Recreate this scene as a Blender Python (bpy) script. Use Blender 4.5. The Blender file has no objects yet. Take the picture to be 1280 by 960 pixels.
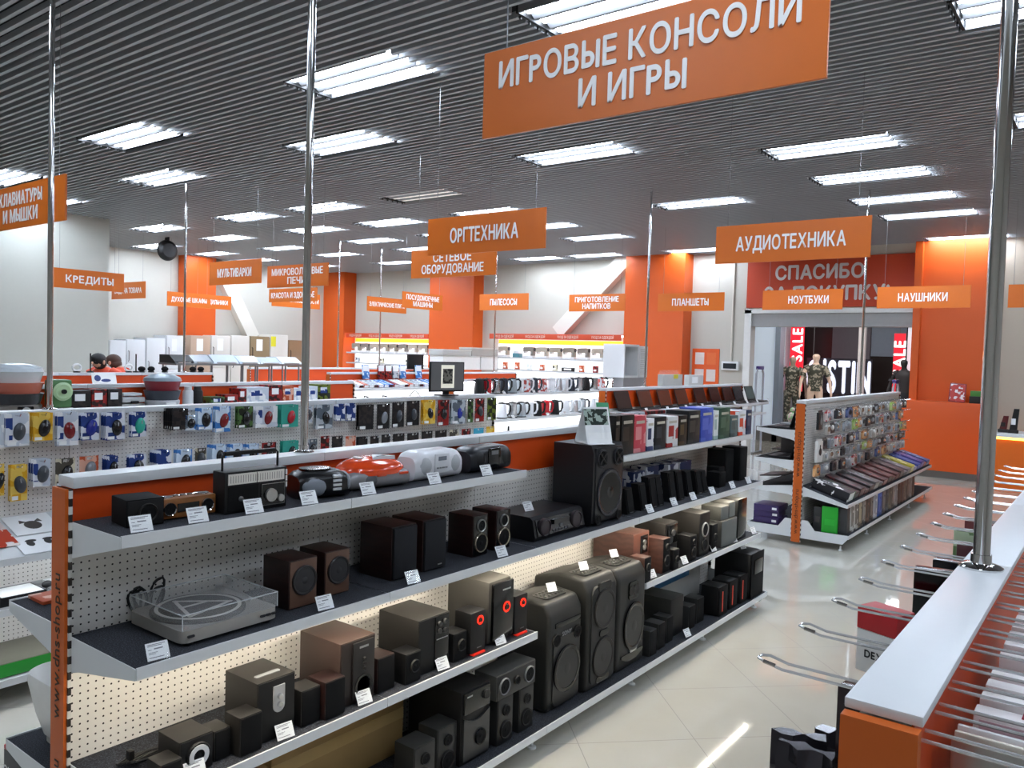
import bpy, bmesh, math, random
from mathutils import Vector, Matrix
R = random.Random(7)
SC = bpy.context.scene
COL = SC.collection
PI = math.pi
# ---------------------------------------------------------------- camera, world, exposure
F, YAW, PIT, ROL, EYE = 1006.757, 0.6509, 0.0383, 0.0290, 1.92
_f = Vector((-math.sin(YAW), math.cos(YAW), 0)); _r = Vector((math.cos(YAW), math.sin(YAW), 0)); _u = Vector((0, 0, 1))
FW = _f * math.cos(PIT) - _u * math.sin(PIT); _u2 = _u * math.cos(PIT) + _f * math.sin(PIT)
RX = _r * math.cos(ROL) + _u2 * math.sin(ROL); UP = _u2 * math.cos(ROL) - _r * math.sin(ROL)
cd = bpy.data.cameras.new('camera'); cam = bpy.data.objects.new('camera', cd); COL.objects.link(cam)
cd.sensor_width = 36.0; cd.lens = F / 1280 * 36.0; cd.clip_start = 0.05; cd.clip_end = 200
cam.matrix_world = Matrix(((RX.x, UP.x, -FW.x, 0), (RX.y, UP.y, -FW.y, 0), (RX.z, UP.z, -FW.z, EYE), (0, 0, 0, 1)))
SC.camera = cam
w = bpy.data.worlds.new('shop_ambient'); SC.world = w; w.use_nodes = True
w.node_tree.nodes['Background'].inputs[0].default_value = (0.80, 0.91, 1.0, 1)
w.node_tree.nodes['Background'].inputs[1].default_value = 0.4
SC.view_settings.view_transform = 'Standard'; SC.view_settings.look = 'None'
SC.view_settings.gamma = 1; SC.view_settings.use_curve_mapping = False
SC.view_settings.exposure = 0.32
TUBE_POWER, STRIP_POWER = 38.0, 26.0
def at(px, py, ax, v):
    """world point on the plane ax = v that photograph pixel (px, py) looks at"""
    d = RX * ((px - 640) / F) - UP * ((py - 480) / F) + FW
    i = 'xyz'.index(ax); c = Vector((0, 0, EYE))
    return c + d * ((v - c[i]) / d[i])
# ---------------------------------------------------------------- materials
def lin(h):
    v = [int(h[i:i + 2], 16) / 255 for i in (0, 2, 4)]
    return tuple(c / 12.92 if c <= 0.04045 else ((c + 0.055) / 1.055) ** 2.4 for c in v) + (1,)
MATS = {}
def mat(h, rough=0.5, metal=0.0, emit=0.0, var=0.06, scale=18.0, spec=0.5, coat=0.0, alpha=1.0, trans=0.0):
    key = (h, rough, metal, emit, var, scale, spec, coat, alpha, trans)
    if key in MATS: return MATS[key]
    m = bpy.data.materials.new('paint_' + h); m.use_nodes = True; nt = m.node_tree; b = nt.nodes['Principled BSDF']
    c = lin(h)
    if emit:
        b.inputs['Emission Color'].default_value = c; b.inputs['Emission Strength'].default_value = emit
    if var:
        tc = nt.nodes.new('ShaderNodeTexCoord'); n = nt.nodes.new('ShaderNodeTexNoise'); n.inputs['Scale'].default_value = scale
        n.inputs['Detail'].default_value = 3
        nt.links.new(tc.outputs['Object'], n.inputs['Vector'])
        mx = nt.nodes.new('ShaderNodeMix'); mx.data_type = 'RGBA'
        mx.inputs[6].default_value = tuple(min(1, x * (1 - var)) for x in c[:3]) + (1,)
        mx.inputs[7].default_value = tuple(min(1, x * (1 + var)) for x in c[:3]) + (1,)
        nt.links.new(n.outputs['Fac'], mx.inputs[0]); nt.links.new(mx.outputs[2], b.inputs['Base Color'])
    else: b.inputs['Base Color'].default_value = c
    b.inputs['Roughness'].default_value = rough; b.inputs['Metallic'].default_value = metal
    b.inputs['Specular IOR Level'].default_value = spec; b.inputs['Coat Weight'].default_value = coat
    b.inputs['Coat Roughness'].default_value = 0.08
    b.inputs['Alpha'].default_value = alpha; b.inputs['Transmission Weight'].default_value = trans
    MATS[key] = m; return m
def nmat(name, fn):
    """a material whose base colour comes from nodes: fn(nt, math, coords) -> (socket colour, roughness)"""
    m = bpy.data.materials.new(name); m.use_nodes = True; nt = m.node_tree; b = nt.nodes['Principled BSDF']
    def mth(op, a, b2=None):
        n = nt.nodes.new('ShaderNodeMath'); n.operation = op
        for i, s in enumerate((a, b2)):
            if s is None: continue
            if isinstance(s, (int, float)): n.inputs[i].default_value = s
            else: nt.links.new(s, n.inputs[i])
        return n.outputs[0]
    def mix(fac, c0, c1):
        mx = nt.nodes.new('ShaderNodeMix'); mx.data_type = 'RGBA'
        for i, s in ((0, fac), (6, c0), (7, c1)):
            if isinstance(s, (int, float, tuple)): mx.inputs[i].default_value = s
            else: nt.links.new(s, mx.inputs[i])
        return mx.outputs[2]
    tc = nt.nodes.new('ShaderNodeTexCoord'); sp = nt.nodes.new('ShaderNodeSeparateXYZ')
    nt.links.new(tc.outputs['Object'], sp.inputs[0])
    def noise(scale, detail=3):
        n = nt.nodes.new('ShaderNodeTexNoise'); n.inputs['Scale'].default_value = scale; n.inputs['Detail'].default_value = detail
        nt.links.new(tc.outputs['Object'], n.inputs['Vector']); return n.outputs['Fac']
    fn(nt, b, mth, mix, sp, noise); return m
def _peg(nt, b, mth, mix, sp, noise):
    fy = mth('SUBTRACT', mth('FRACT', mth('DIVIDE', sp.outputs[1], 0.025)), 0.5)
    fz = mth('SUBTRACT', mth('FRACT', mth('DIVIDE', sp.outputs[2], 0.025)), 0.5)
    r2 = mth('ADD', mth('MULTIPLY', fy, fy), mth('MULTIPLY', fz, fz))
    hole = mth('LESS_THAN', r2, 0.017)
    nt.links.new(mix(hole, lin('e4e1db'), lin('15120f')), b.inputs['Base Color'])
    b.inputs['Roughness'].default_value = 0.42
PEG = nmat('perforated_panel', _peg)
def _floor(nt, b, mth, mix, sp, noise):
    u = mth('MULTIPLY', mth('ADD', sp.outputs[0], sp.outputs[1]), 0.70711)
    v = mth('MULTIPLY', mth('SUBTRACT', sp.outputs[1], sp.outputs[0]), 0.70711)
    def edge(s, off):
        f = mth('FRACT', mth('DIVIDE', mth('SUBTRACT', s, off), 0.6))
        return mth('LESS_THAN', mth('MINIMUM', f, mth('SUBTRACT', 1.0, f)), 0.0035)
    g = mth('MAXIMUM', edge(u, 0.3), edge(v, 0.23))
    tile = mix(noise(2.5, 5), lin('b9b5a8'), lin('c6c3b8'))
    nt.links.new(mix(g, tile, lin('77736a')), b.inputs['Base Color'])
    nt.links.new(mth('ADD', 0.035, mth('MULTIPLY', g, 0.3)), b.inputs['Roughness'])
    b.inputs['Specular IOR Level'].default_value = 0.9; b.inputs['Coat Weight'].default_value = .35; b.inputs['Coat Roughness'].default_value = .03
FLOOR = nmat('glossy_tile', _floor)
def _carpet(nt, b, mth, mix, sp, noise):
    n = mth('POWER', noise(260, 2), 4.0)
    nt.links.new(mix(mth('MINIMUM', mth('MULTIPLY', n, 2.6), 1.0), lin('090a0d'), lin('5a5f6c')), b.inputs['Base Color'])
    b.inputs['Roughness'].default_value = 0.95
CARPET = nmat('shelf_carpet', _carpet)
def _wood(dark, light):
    def f(nt, b, mth, mix, sp, noise):
        n = noise(9, 4); s = mth('SINE', mth('MULTIPLY', mth('ADD', sp.outputs[2], mth('MULTIPLY', n, 0.12)), 160))
        nt.links.new(mix(mth('ADD', 0.5, mth('MULTIPLY', s, 0.35)), lin(dark), lin(light)), b.inputs['Base Color'])
        b.inputs['Roughness'].default_value = 0.4
    return f
WOOD_DARK = nmat('dark_wood', _wood('1d0d0b', '2a1411')); WOOD_RED = nmat('red_wood', _wood('432a23', '53372f'))
WOOD_TAN = nmat('tan_wood', _wood('7a4a20', '8e5a2a'))
def _print(h0, h1, sc):
    """printed artwork: blocky patches of two inks on card"""
    def f(nt, b, mth, mix, sp, noise):
        vo = nt.nodes.new('ShaderNodeTexVoronoi'); vo.inputs['Scale'].default_value = sc; vo.distance = 'CHEBYCHEV'
        tc = nt.nodes.new('ShaderNodeTexCoord'); nt.links.new(tc.outputs['Object'], vo.inputs['Vector'])
        s2 = nt.nodes.new('ShaderNodeSeparateColor'); nt.links.new(vo.outputs['Color'], s2.inputs[0])
        nt.links.new(mix(mth('GREATER_THAN', s2.outputs[0], 0.62), lin(h0), lin(h1)), b.inputs['Base Color'])
        b.inputs['Roughness'].default_value = 0.45; b.inputs['Specular IOR Level'].default_value = .35
    return f
_PR = {}
def printed(h0, h1, sc=28):
    k = (h0, h1, sc)
    if k not in _PR: _PR[k] = nmat('print_' + h0, _print(h0, h1, sc))
    return _PR[k]
ORANGE = mat('d8560f', 0.45, var=0.03); ORANGE_HOT = mat('cf4606', 0.45, var=0.03, scale=4); PILLAR = mat('cf5408', 0.5, var=.03, scale=3); SIGN = mat('cf6814', 0.4, var=0.02)
WHITE = mat('d6d9da', 0.35, var=0.02); CREAM = mat('d9d3c4', 0.6, var=0.03, scale=2); PAPER = mat('eef0f0', 0.45, var=0.02)
SILVER = mat('b9b9b6', 0.3, 0.85); CHROME = mat('d8d8d8', 0.08, 1.0, var=0.0); WIRE = mat('e4e6e8', 0.16, .7, var=0.0); STEEL = mat('8d8f90', 0.3, 0.9)
BLACK = mat('0e0e0f', 0.5, spec=.35); MATT = mat('080809', 0.8, spec=.25); GLOSS = mat('060607', 0.12, spec=.4, coat=0.15); CHAR = mat('211f1d', 0.5, spec=.35)
GREY = mat('6d6f71', 0.5); DKGREY = mat('2f2f30', 0.55); MIDGREY = mat('8b8d8f', 0.45); INK = mat('1b1b20', 0.6, var=0)
CLEAR = mat('f4f7f8', 0.03, var=0, alpha=0.07, spec=0.9); LETTER = mat('f1f1ee', 0.4, var=0)
GOLDCONE = mat('a48c5c', 0.3, 0.7)
# ---------------------------------------------------------------- mesh building
class MB:
    def __init__(s, xf=None): s.bm = bmesh.new(); s.xf = xf
    def _add(s, verts, faces, smooth=False):
        vs = [s.bm.verts.new((s.xf @ Vector(v)) if s.xf else v) for v in verts]
        for f in faces:
            try: q = s.bm.faces.new([vs[i] for i in f]); q.smooth = smooth
            except ValueError: pass
        return s
    def box(s, x0, x1, y0, y1, z0, z1, c=0.0):
        """axis box; c cuts every edge by a small chamfer"""
        if c <= 0:
            v = [(x, y, z) for x in (x0, x1) for y in (y0, y1) for z in (z0, z1)]
            return s._add(v, [(0, 1, 3, 2), (4, 6, 7, 5), (0, 4, 5, 1), (2, 3, 7, 6), (0, 2, 6, 4), (1, 5, 7, 3)])
        c = min(c, (x1 - x0) * .45, (y1 - y0) * .45, (z1 - z0) * .45)
        b = bmesh.new(); bmesh.ops.create_cube(b, size=1)
        for v in b.verts: v.co = Vector(((x0 + x1) / 2 + v.co.x * (x1 - x0), (y0 + y1) / 2 + v.co.y * (y1 - y0), (z0 + z1) / 2 + v.co.z * (z1 - z0)))
        bmesh.ops.bevel(b, geom=list(b.edges), offset=c, segments=2, affect='EDGES', profile=0.6)
        b.verts.index_update()
        s._add([v.co.copy() for v in b.verts], [[v.index for v in f.verts] for f in b.faces], True); b.free(); return s
    def prism(s, poly, axis, a, b, smooth=False):
        """polygon in the two other axes (in xyz order) pushed along axis from a to b"""
        def p(u, v, t): return {'x': (t, u, v), 'y': (u, t, v), 'z': (u, v, t)}[axis]
        n = len(poly)
        s._add([p(u, v, a) for u, v in poly] + [p(u, v, b) for u, v in poly],
               [tuple(range(n)), tuple(range(2 * n - 1, n - 1, -1))], False)
        return s._add([p(u, v, a) for u, v in poly] + [p(u, v, b) for u, v in poly],
               [(i, (i + 1) % n, n + (i + 1) % n, n + i) for i in range(n)], smooth)
    def lathe(s, prof, axis='z', o=(0, 0, 0), n=24, sy=1.0, cap=(1, 1)):
        """profile [(radius, height)] turned about axis through o; sy squashes the second radial direction"""
        vs = []; fs = []; o = Vector(o)
        for r, h in prof:
            for k in range(n):
                a = 2 * PI * k / n; u, v = r * math.cos(a), r * math.sin(a) * sy
                vs.append(o + Vector({'z': (u, v, h), 'x': (h, u, v), 'y': (u, h, v)}[axis]))
        for i in range(len(prof) - 1):
            for k in range(n): fs.append((i * n + k, i * n + (k + 1) % n, (i + 1) * n + (k + 1) % n, (i + 1) * n + k))
        if prof[0][0] > 1e-4 and cap[0]: fs.append(tuple(range(n)))
        if prof[-1][0] > 1e-4 and cap[1]: fs.append(tuple(range((len(prof) - 1) * n, len(prof) * n)))
        return s._add(vs, fs, True)
    def tube(s, pts, r, n=8, closed=False):
        pts = [Vector(p) for p in pts]; rings = []; vs = []; fs = []; N = len(pts)
        for i, p in enumerate(pts):
            a = pts[(i - 1) % N] if (i > 0 or closed) else p; b = pts[(i + 1) % N] if (i < N - 1 or closed) else p
            t = (b - a).normalized(); q = Vector((0, 0, 1)) if abs(t.z) < .9 else Vector((1, 0, 0))
            e1 = t.cross(q).normalized(); e2 = t.cross(e1)
            rr = r[i] if isinstance(r, (list, tuple)) else r
            for k in range(n):
                an = 2 * PI * k / n; vs.append(p + (e1 * math.cos(an) + e2 * math.sin(an)) * rr)
        for i in range(N if closed else N - 1):
            j = (i + 1) % N
            for k in range(n): fs.append((i * n + k, i * n + (k + 1) % n, j * n + (k + 1) % n, j * n + k))
        if not closed: fs += [tuple(range(n)), tuple(range((N - 1) * n, N * n))]
        return s._add(vs, fs, True)
    def ball(s, o, rx, ry, rz, n=16, m=10):
        vs = []; fs = []
        for i in range(m + 1):
            t = PI * i / m
            for k in range(n):
                a = 2 * PI * k / n; vs.append((o[0] + rx * math.sin(t) * math.cos(a), o[1] + ry * math.sin(t) * math.sin(a), o[2] + rz * math.cos(t)))
        for i in range(m):
            for k in range(n): fs.append((i * n + k, i * n + (k + 1) % n, (i + 1) * n + (k + 1) % n, (i + 1) * n + k))
        return s._add(vs, fs, True)
    def disc(s, o, r, axis='x', n=24, t=0.002, sy=1.0): return s.lathe([(r, 0), (r, t)], axis, o, n, sy)
    def mesh(s, name, m):
        bmesh.ops.remove_doubles(s.bm, verts=s.bm.verts, dist=1e-6)
        bmesh.ops.recalc_face_normals(s.bm, faces=s.bm.faces)
        me = bpy.data.meshes.new(name); s.bm.to_mesh(me); s.bm.free(); me.materials.append(m)
        if any(p.use_smooth for p in me.polygons): me.set_sharp_from_angle(angle=.62)
        return me
    def build(s, name, m, parent=None, label=None):
        o = bpy.data.objects.new(name, s.mesh(name, m)); COL.objects.link(o); o.parent = parent
        if label: o['label'] = label
        return o
def rrect(w, h, r, n=5, cx=0, cy=0):
    """rounded rectangle outline"""
    p = []
    for sx, sy, a0 in ((1, 1, 0), (-1, 1, 1), (-1, -1, 2), (1, -1, 3)):
        for k in range(n + 1):
            a = (a0 + k / n) * PI / 2; p.append((cx + sx * (w / 2 - r) + r * math.cos(a), cy + sy * (h / 2 - r) + r * math.sin(a)))
    return p
def thing(name, label, cat, loc=(0, 0, 0), rz=0.0, group=None):
    o = bpy.data.objects.new(name, None); COL.objects.link(o); o.location = loc; o.rotation_euler = (0, 0, rz)
    o['label'] = label; o['category'] = cat
    if group: o['group'] = group
    return o
def tag(o, label, cat, group=None):
    o['label'] = label; o['category'] = cat
    if group: o['group'] = group
    return o
def struct(o): o['kind'] = 'structure'; return o
def dup(root, loc, rz=None, label=None, group=None):
    r = root.copy(); COL.objects.link(r); r.location = loc
    if rz is not None: r.rotation_euler = (0, 0, rz)
    if label: r['label'] = label
    if group: r['group'] = group
    for ch in list(root.children):
        c = ch.copy(); COL.objects.link(c); c.parent = r
        for g in list(ch.children):
            d = g.copy(); COL.objects.link(d); d.parent = c
    return r
_GL = {}
def _raw(body, extrude=.5):
    c = bpy.data.curves.new('glyph', 'FONT'); c.body = body; c.size = 1; c.extrude = extrude
    t = bpy.data.objects.new('glyph', c); COL.objects.link(t)
    me = bpy.data.meshes.new_from_object(t.evaluated_get(bpy.context.evaluated_depsgraph_get()))
    r = [tuple(v.co) for v in me.vertices], [tuple(p.vertices) for p in me.polygons]
    bpy.data.objects.remove(t); bpy.data.curves.remove(c); bpy.data.meshes.remove(me); return r
def glyph(ch):
    """outline of one letter, one unit high, and how far to move on after it"""
    if ch not in _GL:
        if ch == ' ': _GL[ch] = ([], [], .27)
        else:
            def one(k, flip=None):
                v, f = _raw(k); x0 = min(p[0] for p in v); x1 = max(p[0] for p in v)
                if flip == 'v': v = [(p[0], .728 - p[1], p[2]) for p in v]
                if flip == 'h': v = [(x0 + x1 - p[0], p[1], p[2]) for p in v]
                return [(p[0] - x0, p[1], p[2]) for p in v], f, x1 - x0
            if ch == 'Ы':
                v, f, w0 = one('P', 'v'); v2, f2, w2 = one('I')
                _GL[ch] = (v + [(p[0] + w0 + .09, p[1], p[2]) for p in v2], f + [tuple(len(v) + i for i in q) for q in f2], w0 + .09 + w2 + .12)
            else:
                v, f, w0 = one(*{'Р': ('P',), 'Ь': ('P', 'v'), 'Я': ('R', 'h')}.get(ch, (ch,)))
                _GL[ch] = (v, f, w0 + (.12 if ch not in 'ГТУАД-.' else .07))
    return _GL[ch]
def text(s, size, m, parent, loc, rot=(PI / 2, 0, 0), bold=0.012, depth=0.004, name='lettering', width=None, gap=0.0):
    bm = bmesh.new(); e = bold * 1.5; x = 0                    # heavier strokes: the same letter laid over itself slightly apart
    for ch in s:
        v, f, adv = glyph(ch)
        for i, (dx, dy) in enumerate(((0, 0), (e, 0), (-e, 0), (0, e), (0, -e)) if bold else ((0, 0),)):
            vs = [bm.verts.new((x + p[0] + dx, p[1] - .364 + dy, p[2] * depth + i * .00004)) for p in v]
            for q in f:
                try: bm.faces.new([vs[k] for k in q])
                except ValueError: pass
        x += adv + (gap + (.03 if bold else 0))
    me = bpy.data.meshes.new(name); bm.to_mesh(me); bm.free()
    xs = [v.co.x for v in me.vertices]; x0, x1 = min(xs), max(xs); sx = width / (x1 - x0) if width else size
    for v in me.vertices: v.co.x = (v.co.x - (x0 + x1) / 2) * sx; v.co.y *= size
    me.materials.append(m)
    o = bpy.data.objects.new(name, me); COL.objects.link(o); o.parent = parent; o.location = loc; o.rotation_euler = rot
    return o
FACE_X = (PI / 2, 0, PI / 2)      # text read from +x
FACE_Y = (PI / 2, 0, 0)           # text read from -y
# ---------------------------------------------------------------- the setting
ZC = 4.10                      # underside of the slatted ceiling
YW, XS = 15.9, -18.8           # entrance/back wall, far side wall
def wall(name, x0, x1, y0, y1, z0, z1, m=CREAM): return struct(MB().box(x0, x1, y0, y1, z0, z1).build(name, m))
struct(MB().box(-20, 5, -3, 24, -0.1, 0).build('floor', FLOOR))
wall('wall_left', -14.9, -14.65, -3, 7.16, 0, ZC + .4, mat('b9bbb2', 0.6, var=0.02))
wall('wall_recess', XS, -14.9, 7.01, 7.16, 0, ZC + .4)
wall('wall_side', XS - .2, XS, 7.16, YW, 0, ZC + .4, mat('bfbdb3', 0.6, var=0.02))
wall('wall_right', 5, 5.2, -3, YW, 0, ZC + .4, mat('a9a59c', .6)); wall('wall_behind', -14.9, 5, -3.2, -3, 0, ZC + .4, mat('a9a59c', .6))
wall('wall_back', XS, -6.12, YW, YW + .2, 0, ZC + .4, mat('b9b5aa', 0.6, var=0.02))
wall('wall_back_right', -2.9, 5, YW + .1, YW + .3, 0, ZC + .4, mat('bfb2a0', 0.6, var=0.02))
wall('wall_over_entrance', -6.12, -2.9, YW, YW + .2, 2.9, ZC + .4)
def pillar(i, x0, x1, y0, y1): return wall('trim_%d' % i, x0, x1, y0, y1, 0, ZC + .02, PILLAR)
pillar(1, -8.78, -7.38, YW - .4, YW); pillar(2, -14.6, -13.1, YW - .4, YW); pillar(3, XS, XS + .9, YW - .45, YW)
pillar(4, XS, XS + .3, 10.9, 11.75)
pillar(5, -2.98, -1.95, YW - .1, YW + .2); pillar(6, -3.06, -2.94, YW - .22, YW)
def brace(i, p, q, n, wd=.34, t=.22):
    """sloping steel brace boxed in against the wall"""
    p, q, n = Vector(p), Vector(q), Vector(n); d = (q - p).normalized(); s = d.cross(n).normalized() * wd / 2; h = n * t
    v = [a + b + c for a in (p, q) for b in (s, -s) for c in (h, -h * .02)]
    m = MB(); m._add(v, [(0, 1, 3, 2), (4, 6, 7, 5), (0, 4, 5, 1), (2, 3, 7, 6), (0, 2, 6, 4), (1, 5, 7, 3)])
    return struct(m.build('trim_%d' % i, mat('d9d6cc', 0.55, var=0.02)))
brace(7, at(789, 322, 'y', YW), at(702, 416, 'y', YW), (0, -1, 0))
brace(8, at(268, 330, 'x', XS), at(312, 422, 'x', XS), (1, 0, 0))
struct(MB().box(XS, -6.12, YW - .02, YW, 0, .1).build('baseboard_back', mat('6b675f')))
# entrance: frame, roller shutter box, glazed mall beyond
struct(MB().box(-6.2, -6.06, YW - .05, YW + .2, 0, 2.93).box(-6.2, -2.9, YW - .05, YW + .2, 2.86, 2.95).build('trim_9', mat('d8d8d4', 0.4)))
struct(MB().box(-6.06, -2.9, YW, YW + .3, 2.6, 2.86).box(-6.06, -2.9, YW - .02, YW, 2.6, 2.65).build('trim_10', mat('9a9a98', 0.4)))
sg = thing('thank_you_sign', 'dark orange wall sign reading СПАСИБО ЗА ПОКУПКУ above the shop entrance', 'sign', (-4.55, YW, 2.97))
MB().box(-1.62, 1.56, -.06, -.002, 0, .95).build('sign_board', mat('b83a12', 0.45, var=.02), sg)
SGW = mat('cfc6c0', 0.5, var=0)
text('СПАСИБО', .36, SGW, sg, (-.22, -.065, .68), FACE_Y, bold=.022, width=1.66)
text('ЗА ПОКУПКУ!', .36, SGW, sg, (-.1, -.065, .27), FACE_Y, bold=.022, width=2.32)
# (the cartoon head at the sign's right end is a mascot and is left out)
TRK = wall('wall_mall', -12, 5, 21.0, 21.2, 0, 4.2, mat('2a2422', 0.25))
wall('wall_mall_left', -8.6, -6.62, 19.6, 20.9, 0, 4.2, mat('dfe6ee', 0.5))
struct(MB().box(-12, 5, 16.2, 21, 3.2, 3.3).build('ceiling_mall', mat('d8dadc', 0.7)))
# ---------------------------------------------------------------- ceiling lights
TUBE = mat('e2eeff', 0.5, emit=TUBE_POWER, var=0)
PAN = mat('8f9194', 0.5, var=.02)
ZL0 = ZC + .022
def light_proto(label):
    t = thing('ceiling_light', label, 'ceiling light', (0, 0, ZC), group='tube lights in the slatted ceiling')
    m = MB().box(0, 1.2, 0, .5, .045, .07)                       # pan with folded reflector ridges between the tubes
    for k in range(2): m.prism([(.085 + .18 * k, .045), (.16 + .18 * k, .0), (.185 + .18 * k, .0), (.235 + .18 * k, .045)], 'x', 0.01, 1.19)
    m.box(0, 1.2, -.006, .004, -.012, .07).box(0, 1.2, .496, .506, -.012, .07)
    m.build('housing', PAN, t)
    m = MB().box(-.02, 0, 0, .5, -.012, .07)
    for k in range(5): m.box(-.03, -.018, .05 + .1 * k, .065 + .1 * k, -.03, 0)
    m.build('end_clip', mat('1a1a1a', .6), t)
    for k in range(3): MB().box(.015, 1.185, .03 + .18 * k, .09 + .18 * k, .004, .03, .012).build('tube', TUBE, t)
    return t
LT = [((356, 104), 'third light from the left in the nearest full row, beside the middle pole'), ((97, 176), 'second light along the left, between two poles'),
      ((355, 184), 'light crossed by the middle pole, behind the nearest one there'), ((148, 226), 'light above the cream wall corner on the left'),
      ((645, 197), 'light right under the big gaming sign'), ((953, 189), 'light nearest of the right column of four'), ((1013, 223), 'second light of the right column of four'),
      ((1061, 250), 'third light of the right column, over the audio sign'), ((1099, 270), 'fourth light of the right column, before the orange pillar'),
      ((1156, 298), 'light touching the top of the orange entrance pillar'), ((815, 256), 'light left of the audio sign, beside a thin pole'), ((356, 262), 'light just right of the middle pole, third behind'),
      ((443, 280), 'light left of the office equipment sign'), ((426, 302), 'light above the network sign, to its left'), ((520, 294), 'light half hidden behind the office equipment sign'),
      ((489, 312), 'light just over the left edge of the network sign'), ((465, 329), 'last light before the back wall, left of the network sign'), ((388, 319), 'light above the microwave sign'),
      ((352, 289), 'light behind the middle pole, over the microwave sign'), ((266, 273), 'light above the multicooker sign'), ((248, 299), 'light over the far side wall pillar'),
      ((161, 287), 'light at the far left before the cream corner'), ((162, 309), 'light next to the round ceiling loudspeaker'), ((236, 318), 'light nearest the top of the side wall pillar'),
      ((320, 311), 'light between the multicooker and microwave signs'), ((290, 326), 'last light before the side wall brace'), ((700, 298), 'light right of the office equipment sign, lower'),
      ((636, 324), 'light at the back wall right of the network sign'), ((705, 320), 'light at the back wall near the sloping brace'), ((827, 314), 'light over the middle orange pillar'),
      ((562, 268), 'light peeping over the top of the office equipment sign'), ((648, 18), 'light behind the top of the big gaming sign'), ((1190, 5), 'light at the top right corner by the near pole'),
      ((1265, 145), 'light at the right edge behind the near pole')]
LT2 = [((46, 222), 'light at the left edge above the keyboards sign'), ((97, 253), 'light peeping out right of the keyboards sign'), ((722, 283), 'light just right of the office equipment sign'), ((420, 333), 'light peeping out right of the microwave sign')]
p0 = light_proto('unlit looking fluorescent ceiling light left of the office equipment sign wire')
q = at(476, 248, 'z', ZC); p0.location = (q.x, q.y, ZL0)
for c in p0.children:
    if c.name.startswith('tube'): c.data = c.data.copy(); c.data.materials.clear(); c.data.materials.append(mat('d9d6d0', .4, emit=.55, var=0))
p1 = light_proto('three-tube fluorescent ' + LT[0][1]); q = at(*LT[0][0], 'z', ZC); p1.location = (q.x, q.y, ZL0)
for px, lb in LT[1:]:
    q = at(*px, 'z', ZC); dup(p1, (q.x, q.y, ZL0), label='three-tube fluorescent ' + lb)
for px, lb in LT2:
    q = at(*px, 'z', ZC); dup(p1, (q.x - 1.2, q.y - .45, ZL0), label='three-tube fluorescent ' + lb)
# more of the shop's lamps behind and beside the camera
for i, (x, yy) in enumerate(((-.8, 1.2), (1.6, 2.8), (1.6, 5.6), (-6.3, .9), (1.6, 8.4), (1.6, -.5), (-3.2, -.6))):
    dup(p1, (x, yy, ZL0), label='three-tube fluorescent light of the ceiling overhead, outside the photographed part')
m = MB(); y = -1.0; HOLES = [(o.location.x - .035, o.location.x + 1.225, o.location.y - .03, o.location.y + .53) for o in COL.objects if o.name.startswith('ceiling_light')]
while y < YW:                                                # slats stop at the edges of every light
    x = -19.5
    for a, b in sorted((h[0], h[1]) for h in HOLES if y + .03 > h[2] and y < h[3]):
        if a > x: m.box(x, a, y, y + 0.030, ZC, ZC + 0.045)
        x = max(x, b)
    m.box(x, 5, y, y + 0.030, ZC, ZC + 0.045); y += 0.0915
ceil = struct(m.build('ceiling', mat('a6a9ad', 0.45, var=0.03)))
m = MB()
for x in range(-19, 5, 2): m.box(x, x + 0.05, -1.0, YW, ZC + 0.10, ZC + 0.14)
m.build('carrier_rail', mat('1d1c1c', 0.6), ceil)
MB().box(-19.5, 5, -1, YW, ZC + 0.45, ZC + 0.5).build('ceiling_void', mat('0b0a0a', 0.9, var=0), ceil)
o = tag(MB().lathe([(.0, 0), (.16, 0), (.18, .02), (.17, .06), (.12, .1), (0, .1)], 'x', (0, 0, 0), 24).lathe([(.07, -.01), (.1, .0), (.11, .02)], 'x', (0, 0, 0), 20).box(-.02, .06, -.02, .02, .1, .3).build('loudspeaker', BLACK), 'round black loudspeaker hanging from the ceiling far left', 'loudspeaker')
q = at(208, 312, 'z', ZC - .25); o.location = (q.x, q.y, ZC - .27); o.scale = (1.2, 1.2, 1.2)
# ---------------------------------------------------------------- hanging signs, all at the same height
ZS0, ZS1 = 2.70, 3.00
def sign(lines, px, pr, axis, label, w=1.2, plane=None, z0=ZS0, z1=ZS1, size=None, tx=0.0, tw=None):
    """px: top-left pixel, pr: x pixel of the right edge; axis 'x' runs across the aisles, 'y' along them"""
    p = at(px[0], px[1], 'z', z1) if plane is None else at(px[0], px[1], 'y' if axis == 'x' else 'x', plane)
    q = at(pr[0], pr[1], 'y' if axis == 'x' else 'x', p.y if axis == 'x' else p.x)
    L = (q.x - p.x) if axis == 'x' else (q.y - p.y)
    t = thing('hanging_sign', label, 'sign', (p.x + L / 2, p.y, z0) if axis == 'x' else (p.x, p.y + L / 2, z0), 0 if axis == 'x' else PI / 2, 'orange signs hanging from the ceiling')
    H = z1 - z0
    MB().box(-L / 2, L / 2, -.006, .006, 0, H).build('board', SIGN, t)
    n = len(lines) or 1; s = size or (.155 if n == 1 else .125)
    for i, l in enumerate(lines):
        z = H / 2 + ((n - 1) / 2 - i) * H * .40
        text(l, s, LETTER, t, (tx, -.009, z + (.0 if n > 1 else 0)), FACE_Y, bold=.013, depth=.003, width=(tw[i] * L if tw else None))
    for sx in (-.42, .42): MB().tube([(sx * L, 0, H - .03), (sx * L, 0, ZC + .03 - z0)], .0022, 5).tube([(sx * L - .012, 0, H - .012), (sx * L, 0, H + .012), (sx * L + .012, 0, H - .012)], .002, 5).build('wire', STEEL, t)
    return t
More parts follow.
